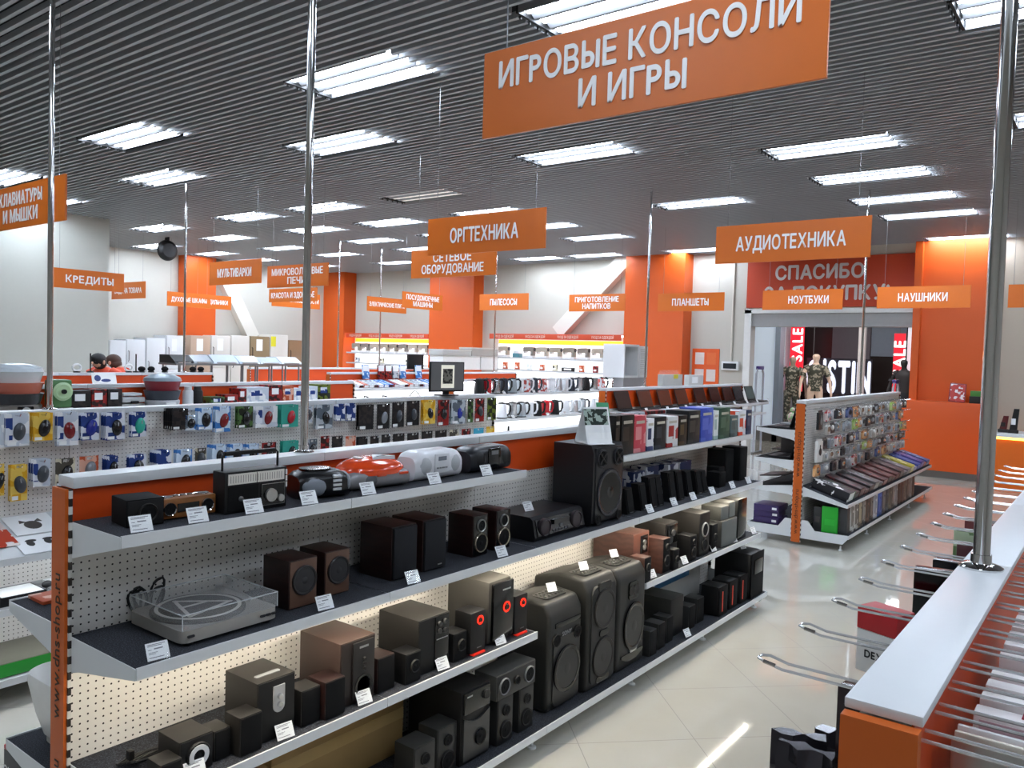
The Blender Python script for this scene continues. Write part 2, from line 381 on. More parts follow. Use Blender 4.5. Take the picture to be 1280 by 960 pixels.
sign(['ИГРОВЫЕ КОНСОЛИ', 'И ИГРЫ'], (607, 72), (1036, 40), 'x', 'large orange sign reading ИГРОВЫЕ КОНСОЛИ И ИГРЫ at the top of the picture', plane=2.25, z0=2.685, z1=2.985, tw=(.88, .32))
sign(['ОРГТЕХНИКА'], (536, 274), (683, 262), 'x', 'orange hanging sign reading ОРГТЕХНИКА', plane=4.88, tw=(.58,))
sign(['АУДИОТЕХНИКА'], (896, 283), (1090, 274), 'x', 'orange hanging sign reading АУДИОТЕХНИКА', plane=6.42, z0=2.715, z1=3.025, tw=(.71,))
sign(['СЕТЕВОЕ', 'ОБОРУДОВАНИЕ'], (515, 313), (621, 310), 'x', 'orange hanging sign reading СЕТЕВОЕ ОБОРУДОВАНИЕ', plane=6.34, tw=(.45, .73))
sign(['КЛАВИАТУРЫ', 'И МЫШКИ'], (-14, 236), (83, 213), 'x', 'orange hanging sign reading КЛАВИАТУРЫ И МЫШКИ at the left edge', plane=2.42, z0=2.70, z1=3.0, tw=(.56, .45), tx=-.06)
sign(['НАУШНИКИ'], (1097, 361), (1214, 360), 'x', 'orange hanging sign reading НАУШНИКИ', plane=12.2, tw=(.53,))
sign(['НОУТБУКИ'], (954, 363), (1054, 361), 'x', 'orange hanging sign reading НОУТБУКИ', plane=12.3, tw=(.5,), tx=.1)
sign(['ПЛАНШЕТЫ'], (823, 364), (906, 362), 'x', 'darker orange sign reading ПЛАНШЕТЫ', plane=12.4, tw=(.55,))
sign(['ПРИГОТОВЛЕНИЕ', 'НАПИТКОВ'], (712, 366), (782, 365), 'x', 'orange hanging sign reading ПРИГОТОВЛЕНИЕ НАПИТКОВ', plane=12.2, tw=(.78, .5))
sign(['ПЫЛЕСОСЫ'], (600, 368), (661, 367), 'x', 'orange hanging sign reading ПЫЛЕСОСЫ', tw=(.55,))
sign(['МУЛЬТИВАРКИ'], (262, 330), (327, 326), 'x', 'orange hanging sign reading МУЛЬТИВАРКИ', plane=6.4, z0=2.74, z1=3.06, tw=(.65,))
sign(['МИКРОВОЛНОВЫЕ', 'ПЕЧИ'], (335, 324), (411, 320), 'x', 'orange hanging sign reading МИКРОВОЛНОВЫЕ ПЕЧИ behind the middle pole', plane=6.9, z0=2.73, z1=3.03, tw=(.84, .3))
sign(['КРАСОТА И ЗДОРОВЬЕ'], (337, 348), (397, 345), 'x', 'brownish orange sign reading КРАСОТА И ЗДОРОВЬЕ', plane=8.8, z0=2.70, z1=2.93, size=.13, tw=(.9,))
sign(['ВЫДАЧА ТОВАРА'], (140, 354), (182, 353), 'x', 'dark orange sign half hidden behind the КРЕДИТЫ sign', tw=(.8,), size=.13)
sign(['КРЕДИТЫ'], (67, 337), (155, 344), 'y', 'orange hanging sign reading КРЕДИТЫ', plane=-13.0, z0=2.72, z1=3.02, tw=(.68,))
sign(['ДУХОВЫЕ ШКАФЫ'], (209, 364), (263, 368), 'y', 'orange hanging sign reading ДУХОВЫЕ ШКАФЫ', tw=(.82,), size=.13)
sign(['ХОЛОДИЛЬНИКИ'], (243, 367), (289, 372), 'y', 'bright orange sign reading ХОЛОДИЛЬНИКИ, partly hidden', tw=(.8,), size=.13)
sign(['ВАРОЧНЫЕ ПОВЕРХНОСТИ'], (340, 363), (400, 366), 'y', 'bright orange sign reading ВАРОЧНЫЕ ПОВЕРХНОСТИ', tw=(.94,), size=.12)
sign(['ЭЛЕКТРИЧЕСКИЕ ПЛИТЫ'], (459, 370), (508, 373), 'y', 'small orange sign reading ЭЛЕКТРИЧЕСКИЕ ПЛИТЫ', tw=(.9,), size=.12)
sign(['ПОСУДОМОЕЧНЫЕ', 'МАШИНЫ'], (503, 364), (553, 370), 'y', 'small orange sign reading ПОСУДОМОЕЧНЫЕ МАШИНЫ', tw=(.82, .48))
sign([], (1260, 374), (1342, 373), 'x', 'dark orange sign cut off by the right edge of the picture', plane=12.3)
# ---------------------------------------------------------------- chrome poles up to the ceiling
def pole(x, y, z, label, r=.016):
    t = thing('chrome_pole', label, 'pole', (x, y, z), group='chrome poles rising to the ceiling')
    MB().lathe([(r, 0), (r, ZC + .05 - z)], 'z', n=20).build('tube', CHROME, t)
    MB().lathe([(r * 2.6, 0), (r * 2.6, .004), (r * 2.1, .009), (r * 1.25, .012), (r * 1.2, .03), (r, .03)], 'z', n=24).build('flange', CHROME, t)
    return t
# ---------------------------------------------------------------- shop shelving (double sided gondolas)
def _slots(nt, b, mth, mix, sp, noise):
    f = mth('FRACT', mth('DIVIDE', sp.outputs[2], .05))
    nt.links.new(mix(mth('LESS_THAN', f, .5), lin('dcdad4'), lin('2a2523')), b.inputs['Base Color']); b.inputs['Roughness'].default_value = .4
SLOTS = nmat('slotted_profile', _slots)
WARM = mat('fff3df', .5, emit=STRIP_POWER * 1.6, var=0); COOLLED = mat('f4f8ff', .5, emit=STRIP_POWER * .45, var=0)
DECALINK = mat('33200f', .6, var=0)
def gondola(label, xc, y0, n, L=1.0, h=1.49, sides=(1, -1), split=1.27, decal=True, cap_w=.052, cap_t=.035, slots=True):
    t = thing('shop_gondola', label, 'shelving', (xc, y0, 0)); Y = n * L
    for s, a, b in ((-1, -.02, 0), (1, Y, Y + .02)):
        e = MB().box(-.045, .045, a, b, .03, h - cap_t - .001).build('end_panel', mat('c65c12', .45, var=.02), t)
        if decal and s < 0:
            for z in (.35, .95): text('www.dns-shop.ru', .062, DECALINK, e, (-.005, a - .002, z), (PI / 2, -PI / 2, 0), bold=0, depth=.001)
        if slots: MB().box(-.052, .052, a + .010 if s < 0 else a, b if s < 0 else b - .010, .03, h - cap_t - .001).build('upright', SLOTS, t)
    for k in range(n):
        ya, yb = k * L + .0015, (k + 1) * L - .0015
        MB().box(-.03, .03, ya, yb, .06, split).build('back_panel', PEG, t)
        if split < h - .04: MB().box(-.032, .032, ya, yb, split, h - cap_t).build('fascia_panel', ORANGE_HOT, t)
        MB().box(-cap_w, cap_w, ya, yb, h - cap_t, h, .003).build('cap', WHITE, t)
    return t
def shelf(t, side, ya, yb, z, d, top=None, led=None, lip=.036, tilt=0.0, cuts=(), bracket=True, base=False, lipm=None, name='shelf'):
    """ya, yb in the gondola's own run; z is the height goods stand on; depth measured from the centre line"""
    s = side; x0 = .032
    def X(a, b): return (min(a * s, b * s), max(a * s, b * s))
    def zz(x): return z - (x - x0) * tilt
    m = MB()
    ys = [ya] + list(cuts) + [yb]
    for a, b in zip(ys, ys[1:]):
        a += .0015; b -= .0015
        if tilt:
            m.prism([(x0 * s, z - .022), (d * s, zz(d) - .022), (d * s, zz(d)), (x0 * s, z)], 'y', a, b)
        else: m.box(*X(x0, d), a, b, z - .022, z - .002)
        m.box(*X(d, d + .006), a, b, zz(d) - lip + .004, zz(d) + .004)
    sh = m.build(name, lipm or WHITE, t)
    if bracket:
        for k, yb2 in enumerate(ys):
            if base and 0 < k < len(ys) - 1: continue
            m = MB(); hh = .10 if not base else .1
            e = .003
            y1, y2 = (yb2, yb2 + e) if k == 0 else (yb2 - e, yb2)
            if base: m.prism([(x0 * s, z + .1), (.12 * s, z + .1), (.19 * s, z + .005), (d * s, z + .005), (d * s, z - .03), ((d - .05) * s, z - .09), (x0 * s, z - .09)], 'y', y1 - .002, y2 - .0005)
            else: m.prism([(x0 * s, z), (d * s, zz(d)), (d * s, zz(d) - .034), (.10 * s, z - hh * .8 - .02), (x0 * s, z - hh - .02)], 'y', y1, y2)
            m.build('bracket', WHITE, sh)
    if base:
        for yb2 in ys:
            MB().lathe([(.022, 0), (.022, .008), (.008, .014), (.008, .05)], 'z', ((d - .08) * s, min(max(yb2, ya + .05), yb - .05), 0), 14).build('foot', WHITE, sh)
    if top:
        m = MB()
        if tilt: m.prism([((x0 + .002) * s, z + .0005), ((d - .002) * s, zz(d) + .0005), ((d - .002) * s, zz(d) + .003), ((x0 + .002) * s, z + .003)], 'y', ya + .004, yb - .004)
        else: m.box(*X(x0 + .002, d - .002), ya + .004, yb - .004, z - .002, z)
        m.build('shelf_mat', top, sh)
    if led:
        MB().box(*X(d - .05, d - .03), ya + .03, yb - .03, zz(d - .03) - .034, zz(d - .03) - .024).build('light_strip', led, sh)
    return sh
# ---- the near audio gondola: five one-metre bays
GY = 1.166; GL = .996
ZT, ZM, ZL, ZB = 1.35, .985, .575, .128
B = gondola('nearest long white gondola with orange end panel, filled with loudspeakers', -2.655, GY, 5, GL)
def gy(k): return k * GL
shelf(B, 1, 0, gy(2), ZT, .35, CARPET, cuts=(gy(1) - .12,))
shelf(B, 1, gy(3) - .04, gy(5), ZT - .012, .35, None, cuts=(gy(4),))
shelf(B, 1, 0, gy(5), ZM, .445, CARPET, cuts=[gy(k) for k in range(1, 5)], led=WARM)
shelf(B, 1, 0, gy(2), ZL, .445, CARPET, cuts=(gy(1),), led=None)
shelf(B, 1, gy(3) + .115, gy(5), ZL, .445, CARPET, cuts=(gy(4),))
shelf(B, 1, 0, gy(5), ZB, .515, CARPET, cuts=[gy(k) for k in range(1, 5)], base=True)
shelf(B, -1, 0, gy(5), 1.0, .42, CARPET, cuts=[gy(k) for k in range(1, 5)])
shelf(B, -1, 0, gy(5), .50, .44, CARPET, cuts=[gy(k) for k in range(1, 5)])
shelf(B, -1, 0, gy(5), .2, .55, CARPET, cuts=[gy(k) for k in range(1, 5)], base=True)
pole(-2.66, 2.1, 1.49, 'long chrome pole standing on the near audio gondola')
ZT += .001; ZM += .001; ZL += .001; ZB += .001      # goods rest on the mats
# ---- price cards
def tag_proto():
    t = thing('price_tag', 'white price card', 'price tag')
    xf = Matrix.Rotation(-.5, 4, 'Y')
    MB(xf).box(-.0015, 0, -.04, .04, 0, .062).build('card', PAPER, t)
    m = MB(xf)
    for k, (a, b, z, hh) in enumerate(((-.033, .03, .054, .0025), (-.033, .018, .049, .0025), (-.012, .02, .037, .0045), (-.033, -.02, .036, .002), (-.033, .0, .026, .002), (-.033, -.008, .021, .002), (-.033, .02, .008, .0028))):
        m.box(0, .0006, a, b, z, z + hh)
    m.build('print', mat('77777d', .6, var=0), t)
    MB(xf).box(.0008, .0016, -.0405, .0405, -.002, .064).box(-.004, .012, -.0405, .0405, -.004, -.002).build('holder', CLEAR, t)
    return t
TAGP = tag_proto(); _tag_used = [False]
def price(xl, y, z, label, rz=-.12, sc=1.0, group=None):
    z += .0036 * sc
    if not _tag_used[0]:
        _tag_used[0] = True; t = TAGP; t.location = (xl, y, z); t.rotation_euler = (0, 0, rz); t['label'] = label
        if group: t['group'] = group
    else: t = dup(TAGP, (xl, y, z), rz, label, group)
    t.scale = (sc * .82, sc * .82, sc * .82); return t
# ---- loudspeakers
def drv(m1, m2, y, z, r, sq=1.0, x=.0):
    m1.lathe([(r, x), (r, x + .007), (r * .95, x + .010), (r * .84, x + .008), (r * .8, x + .003)], 'x', (0, y, z), 26, sq, (1, 0))
    m2.lathe([(r * .83, x + .006), (r * .4, x + .0015), (r * .32, x + .004), (r * .2, x + .007), (0, x + .008)], 'x', (0, y, z), 22, sq)
def speaker(label, xf, y0, z, w, d, h, cab=BLACK, front=None, drivers=(), rz=0.0, c=.004, name='loudspeaker', group=None, cat='loudspeaker', inset=.004):
    """front face at local x = 0, side nearest the camera at y = 0. drivers: (y, z, r, ring material, cone material) as fractions of w, h, w"""
    t = thing(name, label, cat, (xf, y0, z), rz, group)
    MB().box(-d, 0, 0, w, 0, h, c).build('cabinet', cab, t)
    if front: MB().box(0, .003, inset, w - inset, inset, h - inset, .0015).build('front_panel', front, t)
    for (fy, fz, fr, rm, cm) in drivers:
        a, b = MB(), MB(); drv(a, b, fy * w, fz * h, fr * w, x=.002)
        o = b.build('driver', cm, t); a.build('driver_ring', rm, o)
    return t
def knobs(t, pts, r, m, name='knob', x=.003, h=.01):
    for (y, z) in pts: MB().lathe([(r, x), (r * .95, x + h), (0, x + h)], 'x', (0, y, z), 16).build(name, m, t)
# ================================================================ goods on the near audio gondola
# ---- top shelf
t = speaker('small plain black cube radio at the left end of the top shelf', -2.405, 1.235, ZT, .115, .125, .085, MATT, BLACK, [(.55, .5, .25, CHAR, MATT)], rz=-.12, name='cube_speaker')
t = thing('retro_radio', 'tan wooden retro radio cassette player with chrome dials', 'radio', (-2.425, 1.352, ZT), -.03)
MB().box(-.075, 0, 0, .196, .004, .068, .004).build('cabinet', WOOD_TAN, t)
MB().box(0, .0025, .06, .135, .022, .05).build('display', GLOSS, t)
for y in (.032, .163):
    a, b = MB(), MB(); drv(a, b, y, .036, .022); o = b.build('driver', MATT, t); a.build('driver_ring', CHROME, o)
m = MB()
for y, r in ((.035, .026), (.075, .012), (.1, .012), (.125, .012), (.162, .026)): m.lathe([(r, .068), (r, .072), (r * .7, .074), (0, .074)], 'z', (-.037, y, 0), 18)
m.build('dial', CHROME, t)
for y in (.02, .176): MB().box(-.06, -.02, y - .006, y + .006, 0, .005).build('foot', BLACK, t)
t = thing('portable_radio', 'large black portable radio with a white tuning scale and carrying handle', 'radio', (-2.375, 1.552, ZT), -.03)
MB().box(-.075, 0, 0, .245, 0, .142, .004).build('cabinet', BLACK, t)
MB().box(0, .003, .012, .232, .098, .134).build('tuning_scale', mat('d9d4cb', .3), t)
m = MB()
for k in range(22): m.box(.003, .0036, .02 + k * .0095, .0212 + k * .0095, .104, .128)
m.box(.003, .004, .12, .1225, .098, .134); m.build('scale_marks', mat('55504a', .5, var=0), t)
MB().box(0, .002, .012, .128, .008, .092).build('grille', MATT, t)
MB().lathe([(.009, .002), (.009, .004), (.006, .005)], 'x', (0, .06, .048), 16).build('emblem', STEEL, t)
MB().box(0, .004, .138, .234, .012, .09).build('control_panel', GLOSS, t)
m = MB(); m.tube([(.005, .14, .014), (.005, .232, .014), (.005, .232, .088), (.005, .14, .088)], .0012, 5, True); m.build('panel_trim', SILVER, t)
knobs(t, [(.176, .048)], .024, SILVER, 'tuning_knob'); knobs(t, [(.216, .034)], .013, SILVER, 'volume_knob')
for k in range(3): MB().box(-.004, .004, .2375, .244, .07 + .022 * k, .088 + .022 * k).build('push_button', mat('d8d6d0'), t)
MB().tube([(-.037, .012, .13), (-.037, .012, .192), (-.037, .018, .2), (-.037, .222, .2), (-.037, .23, .192), (-.037, .23, .13)], .004, 8).box(-.045, -.029, .02, .22, .193, .207, .003).build('handle', BLACK, t)
def boombox(label, loc, w, d, h, body, front, kind, rz=-.05):
    t = thing('boombox', label, 'boombox', loc, rz)
    n = 26; poly = []
    for k in range(n):                       # rounded long body, section in x,z
        a = 2 * PI * k / n; cx, sx = math.cos(a), math.sin(a); e = .62
        poly.append((-d / 2 + d / 2 * math.copysign(abs(cx) ** e, cx), h / 2 + h / 2 * math.copysign(abs(sx) ** e, sx)))
    m = MB(); secs = [(-.0, .8), (.025, .95), (.06, 1), (w - .06, 1), (w - .025, .95), (w, .8)]
    vs = []; fs = []
    for y, s in secs: vs += [(-d / 2 + (x + d / 2) * s, y, h / 2 * 0 + z * s) for x, z in poly]
    for i in range(len(secs) - 1):
        for k in range(n): fs.append((i * n + k, i * n + (k + 1) % n, (i + 1) * n + (k + 1) % n, (i + 1) * n + k))
    fs += [tuple(range(n)), tuple(range((len(secs) - 1) * n, len(secs) * n))]
    m._add(vs, fs, True); m.build('body', body, t)
    r = h * .38
    for i, y in enumerate((w * .2, w * .8) if kind != 'cd' else (w * .3,)):
        m = MB()
        if kind == 'cd': m.ball((-.016, y, h * .46), .021, h * .52, h * .36, 32, 18)
        else: m.ball((-.03, y, h * .5), .035, r * 1.1, r * 1.1, 32, 18)
        m.build('grille', front, t)
    return t
t = boombox('dark rounded CD boombox with a grey oval grille, between radio and orange boombox', (-2.395, 1.885, ZT), .205, .17, .105, mat('0c0d10', .3, spec=.4), mat('7c828a', .45), 'cd', -.25)
for k in range(4): MB().box(-.012, .004, .125, .160, .030 + .016 * k, .040 + .016 * k, .002).build('push_button', mat('c9ccd0', .25, .3), t)
MB().ball((-.06, .196, .052), .055, .018, .042, 20, 12).build('end_cap', mat('8a8f96', .4), t); MB().prism(rrect(.10, .12, .045, cx=-.085, cy=.09), 'z', .10, .109, True).build('disc_lid', GLOSS, t)
t = boombox('orange and grey rounded boombox with a white triangular panel', (-2.405, 2.14, ZT), .305, .19, .085, mat('8d8b8c', .35, .2), mat('55565a', .5), 'cd', -.1)
m = MB(); vs = []; fs = []; n = 30
for i, (s, z) in enumerate([(1.03, .058)] + [(1.03 * math.cos(q * PI / 24), .068 + .059 * math.sin(q * PI / 24)) for q in range(13)]):
    for k in range(n):
        a = 2 * PI * k / n; vs.append((-.095 + .098 * s * math.copysign(abs(math.cos(a)) ** .8, math.cos(a)), .152 + .15 * s * math.copysign(abs(math.sin(a)) ** .8, math.sin(a)), z))
for i in range(13):
    for k in range(n): fs.append((i * n + k, i * n + (k + 1) % n, (i + 1) * n + (k + 1) % n, (i + 1) * n + k))
fs.append(tuple(range(n))); m._add(vs, fs, True); lid = m.build('lid', mat('e0481a', .15, coat=.6, var=.02), t)
MB().prism([(-.04, .125), (-.04, .24), (-.115, .175)], 'z', .112, .1275).build('control_panel', mat('d6dade', .25), lid)
MB().box(-.058, -.047, .155, .195, .1275, .129).build('display', INK, lid)
MB().prism(rrect(.05, .03, .012, cx=-.09, cy=.09), 'z', .119, .1255).build('disc_window', mat('d9d2d0', .15), lid)
MB().lathe([(.03, -.008), (.034, 0), (.03, .012), (.016, .014)], 'y', (-.07, .0, .05), 20).build('side_knob', mat('e0481a', .3), t)
for y in (.12, .235): MB().box(-.006, .004, y, y + .045, .052, .062, .002).build('push_button', mat('e0481a', .3), t)
t = boombox('white rounded boombox with light grey round grilles', (-2.40, 2.50, ZT), .30, .15, .13, mat('dcdde0', .3), mat('b4b8bb', .5), 'w', -.02)
MB().box(-.002, .004, .105, .195, .03, .115, .004).build('control_panel', mat('d3d5d8', .3), t); MB().box(.004, .006, .125, .175, .085, .103).build('display', mat('6f7680', .2), t)
for k in range(4): MB().box(.004, .007, .115 + .018 * k, .127 + .018 * k, .05, .056).build('push_button', MIDGREY, t)
t = boombox('black rounded boombox at the right end of the top shelf', (-2.40, 2.872, ZT), .30, .15, .122, mat('1b1d22', .35), mat('101012', .5), 'b', -.02)
MB().box(-.002, .004, .105, .195, .02, .11, .004).build('control_panel', GLOSS, t); MB().box(.004, .006, .125, .175, .08, .1).build('display', mat('77797b', .2), t)
XTL = -2.318
for px, py, lb in ((178, 668, 'black cube radio'), (249, 652, 'tan wooden retro radio'), (319, 643, 'large black portable radio'), (388, 631, 'dark rounded CD boombox'), (462, 618, 'orange and grey boombox'), (545, 605, 'white rounded boombox'), (610, 594, 'black boombox at the shelf end')):
    price(XTL, at(px, py, 'x', XTL).y, ZT, 'white price card in front of the ' + lb)
# ---- middle shelf
t = thing('turntable', 'silver turntable under a clear dust cover on the middle shelf', 'turntable', (-2.255, 1.335, ZM + .012), 0)
MB().prism(rrect(.325, .355, .03, cx=-.165, cy=.178), 'z', 0, .038, True).build('plinth', mat('a5a29c', .4, .3), t)
for x in (-.03, -.3):
    for y in (.035, .32): MB().lathe([(.017, -.012), (.02, 0)], 'z', (x, y, 0), 14).build('foot', BLACK, t)
for y in (.03, .29, .312, .334): MB().prism(rrect(.02 if y > .1 else .024, .008, .0035, cx=y, cy=.02), 'x', -.003, .0015).build('push_button', INK, t)
pl = MB().lathe([(.15, .038), (.15, .046), (.146, .05), (0, .05)], 'z', (-.165, .155, 0), 40).build('platter', mat('2c2a28', .7), t)
m = MB().lathe([(.124, .05), (.136, .05), (.136, .0512), (.124, .0512), (.124, .05)], 'z', (-.165, .155, 0), 44, 1.0, (0, 0))
for a, b in (((-.266, .128), (-.09, .08)), ((-.09, .08), (-.138, .256)), ((-.138, .256), (-.266, .128)), ((-.187, .106), (-.189, .205))):
    u = Vector((b[0] - a[0], b[1] - a[1])).normalized() * .006; nn = Vector((-u.y, u.x))
    m.prism([(a[0] - u.x + nn.x, a[1] - u.y + nn.y), (b[0] + u.x + nn.x, b[1] + u.y + nn.y), (b[0] + u.x - nn.x, b[1] + u.y - nn.y), (a[0] - u.x - nn.x, a[1] - u.y - nn.y)], 'z', .05, .0513)
m.build('emblem', mat('c8c4bf', .5, var=0), pl)
MB().tube([(-.29, .315, .06), (-.2, .32, .062), (-.1, .305, .06), (-.08, .295, .056)], .004, 8).lathe([(.016, .038), (.016, .062), (.012, .066)], 'z', (-.29, .315, 0), 16).build('tonearm', SILVER, t)
m = MB(); x0, x1, y0, y1, z0, z1, e = -.322, -.006, .004, .351, .04, .088, .003
m.box(x0, x1, y0, y1, z1 - e, z1, .001).box(x0, x0 + e, y0, y1, z0, z1 - e).box(x1 - e, x1, y0, y1, z0, z1 - e).box(x0 + e, x1 - e, y0, y0 + e, z0, z1 - e).box(x0 + e, x1 - e, y1 - e, y1, z0, z1 - e)
dc = m.build('dust_cover', mat('f4f7f8', .03, var=0, alpha=.10, spec=.9), t)
MB().tube([(x0, y0, z1), (x1, y0, z1), (x1, y1, z1), (x0, y1, z1)], .0022, 6, True).tube([(x1, y0, z0), (x1, y0, z1)], .002, 6).tube([(x1, y1, z0), (x1, y1, z1)], .002, 6).build('cover_edge_glint', mat('e6eaec', .05, var=0, alpha=.45, spec=.9), dc)  # bright glints along the clear cover's edges, added as pale tubes
def cable(label, loc, sc=1.0, seed=1, flat=False):
    rr = random.Random(seed); m = MB()
    for k in range(5):
        pts = []; a0 = rr.uniform(-.5, .5); L = rr.uniform(.05, .075) * sc
        for i in range(15):
            a = 2 * PI * i / 14; u = L * math.sin(a / 2) * (1 if i < 7 else .96); v = .016 * sc * math.sin(a) + .01 * (k - 2)
            if flat: pts.append((v * 1.4 + u * .3 * a0, u * 2 - .05 * sc + .008 * k, .004 + .004 * k + .002 * math.sin(a)))
            else: pts.append((.006 * k * sc + .004 * math.sin(a), (v + u * a0), u * 1.5 + .004))
        m.tube(pts, .0038 * sc, 6)
    if flat: m.box(-.012, .012, -.03, -.012, .02, .05, .004)
    else: m.tube([(.012, -.022, .03), (.02, 0, .033), (.012, .022, .03)], .006 * sc, 6)
    return tag(m.build('cable_bundle', BLACK), label, 'cable')
cable('tied black cable bundle leaning on the panel behind the turntable', (0, 0, 0), 1.25, 4).location = (-2.6145, 1.405, ZM)
BW = mat('5d4234', .45); RING = mat('1a1a1c', .35); CONE = mat('232326', .6)
speaker('brown bookshelf speaker with one round black driver, left of the pair', -2.318, 1.775, ZM, .125, .15, .175, WOOD_DARK, BW, [(.52, .56, .43, RING, CONE)])
speaker('brown bookshelf speaker with one round black driver, right of the pair', -2.345, 1.957, ZM, .122, .15, .170, WOOD_DARK, BW, [(.52, .55, .43, RING, CONE)])
for lb, y, a in (('left', 2.276, .0), ('right', 2.457, .0)):
    t = speaker('tall plain black bookshelf speaker with cloth front, %s of the pair' % lb, -2.320, y, ZM, .142, .185, .218, WOOD_DARK, MATT, name='bookshelf_speaker', c=.003)
    MB().box(.003, .012, .006, .136, .006, .212, .004).build('cloth_grille', mat('0e1016', .85), t); MB().box(.012, .0126, .085, .11, .018, .023).build('badge', SILVER, t)
for lb, y in (('left', 2.787), ('right', 2.957)):
    t = speaker('black studio monitor with two silver-rimmed drivers, %s of the pair' % lb, -2.322, y, ZM, .108, .15, .19, WOOD_DARK, GLOSS, [(.5, .74, .27, SILVER, MATT), (.5, .32, .42, mat('b5ab98', .25, .8), MATT)], name='studio_monitor')
t = thing('stereo_amplifier', 'wide black party stereo deck lying on the middle shelf', 'stereo', (-2.30, 3.235, ZM), 0)
MB().prism([(-.27, 0), (0, 0), (.008, .02), (-.012, .105), (-.03, .118), (-.27, .118)], 'y', 0, .46).build('body', mat('17171a', .35), t)
m = MB(); m.prism([(.0082, .022), (.0125, .024), (-.0075, .102), (-.0118, .1)], 'y', .02, .44); m.build('front_panel', mat('121014', .12, coat=.5), t)
for y, r in ((.085, .046), (.375, .046)): MB().lathe([(r, -.008), (r, .014), (r * .86, .017), (r * .8, .012), (0, .014)], 'x', (0, y, .06), 28).build('jog_dial', mat('3a3236', .3, .3), t)
for k in range(6): MB().box(-.004, .013, .15 + .027 * k, .17 + .027 * k, .028, .042, .002).build('push_button', mat('4a4a4e', .35), t)
MB().box(-.006, .0125, .16, .30, .066, .09).build('display', GLOSS, t); knobs(t, [(.23, .052)], .012, GREY, x=.0)
t = thing('party_speaker_tower', 'tall black speaker tower with a huge round woofer on the middle shelf', 'loudspeaker', (-2.285, 3.735, ZM), 0)
MB().prism([(-.25, 0), (-.015, 0), (.01, .02), (.012, .40), (-.005, .445), (-.25, .445)], 'y', 0, .325).build('cabinet', mat('121316', .4), t)
MB().box(.004, .018, .02, .305, .03, .43, .008).build('front_panel', mat('19191c', .4), t)
a, b = MB(), MB(); drv(a, b, .165, .175, .135, x=.02); o = b.build('driver', GLOSS, t); a.build('driver_ring', mat('3f3f45', .2, .6), o)
for y in (.075, .25):
    a, b = MB(), MB(); drv(a, b, y, .37, .05, x=.018); o = b.build('horn', MATT, t); a.build('horn_ring', mat('2d2d31', .3, .4), o)
    m = MB()
    for k in range(4):
        an = PI / 4 + k * PI / 2; m.tube([(.028, y, .37), (.03, y + .045 * math.cos(an), .37 + .045 * math.sin(an))], .005, 6)
    m.build('horn_vane', CHAR, t)
for y in (.05, .275):
    a, b = MB(), MB(); drv(a, b, y, .035, .028, x=.016); o = b.build('tweeter', MATT, t); a.build('tweeter_ring', CHAR, o)
MB().box(.0185, .021, .2, .3, .178, .182).build('side_badge', mat('7a2a2a', .4), t)
t = thing('display_stand', 'white folded card display with leaflet standing on the speaker tower', 'display card', (-2.40, 3.80, ZM + .4455), -.5)
MB().prism([(-.075, 0), (-.072, 0), (.012, .2), (.009, .2)], 'y', 0, .16).prism([(.075, 0), (.072, 0), (.009, .2), (.012, .2)], 'y', 0, .16).box(-.075, .1, 0, .16, 0, .003).build('card', PAPER, t)
MB().prism([(.0765, .004), (.075, .004), (.042, .095), (.0435, .095)], 'y', .012, .15).build('leaflet', mat('f4f5f4', .4), t)
MB().prism([(.044, .098), (.0425, .098), (.016, .19), (.0175, .19)], 'y', .0, .15).build('picture', printed('1c2b22', '9fb0a6', 40), t)
MB().prism([(.0165, .15), (.0180, .15), (-.002, .225), (-.0035, .225)], 'y', .09, .17).build('green_leaflet', mat('46a071', .4), t)
WB = printed('20305a', 'd4d8df', 22)
for k, (x, y, w2, d2, h2) in enumerate(((-2.47, 4.30, .13, .13, .17), (-2.45, 4.52, .15, .15, .2), (-2.47, 4.72, .18, .12, .21), (-2.46, 5.02, .16, .14, .2), (-2.47, 5.22, .19, .15, .2))):
    tag(MB().box(x - d2, x, y, y + w2, ZM, ZM + h2, .002).build('product_box', WB), 'white and navy carton %s behind the slim black speakers' % ('first', 'second', 'third', 'fourth', 'fifth')[k] , 'box', 'cartons behind the slim speakers')
def slim(x, y, w2, h2, lean, lb):
    t = thing('slim_speaker', lb, 'loudspeaker', (x, y, ZM), 0, 'slim black speakers on the middle shelf')
    m = MB(); dx = math.tan(lean) * h2
    m.prism([(-.05, 0), (0, 0), (-dx, h2), (-.05 - dx, h2)], 'y', 0, w2); m.build('cabinet', BLACK, t)
    m = MB(); m.prism([(.0005, .012), (.004, .012), (.004 - dx * .95, h2 * .96), (.0005 - dx * .95, h2 * .96)], 'y', .008, w2 - .008); m.build('cloth_grille', MATT, t)
    MB().box(.001, .006, w2 * .3, w2 * .7, .006, .01).build('badge', GREY, t)
for k, (px, py, h2) in enumerate(((635, 580, .15), (692, 565, .16), (742, 556, .19), (775, 550, .19), (815, 530, .19), (848, 522, .19), (885, 505, .17), (925, 497, .16), (948, 490, .15))):
    q = at(600 + px / 3.3684, 470 + py / 3.3684, 'z', ZM)
    slim(max(min(q.x, -2.29), -2.40), q.y - .04, .085, h2, .17, 'slim black leaning speaker on the middle shelf, %s from the big tower' % ('first', 'second', 'third', 'fourth', 'fifth', 'sixth', 'seventh', 'eighth', 'ninth')[k])
speaker('squat black speaker before the two tall black ones at the far end', -2.31, 5.55, ZM, .11, .1, .11, BLACK, MATT); speaker('second squat black speaker beside the tall black ones', -2.37, 5.68, ZM, .1, .1, .13, BLACK, MATT)
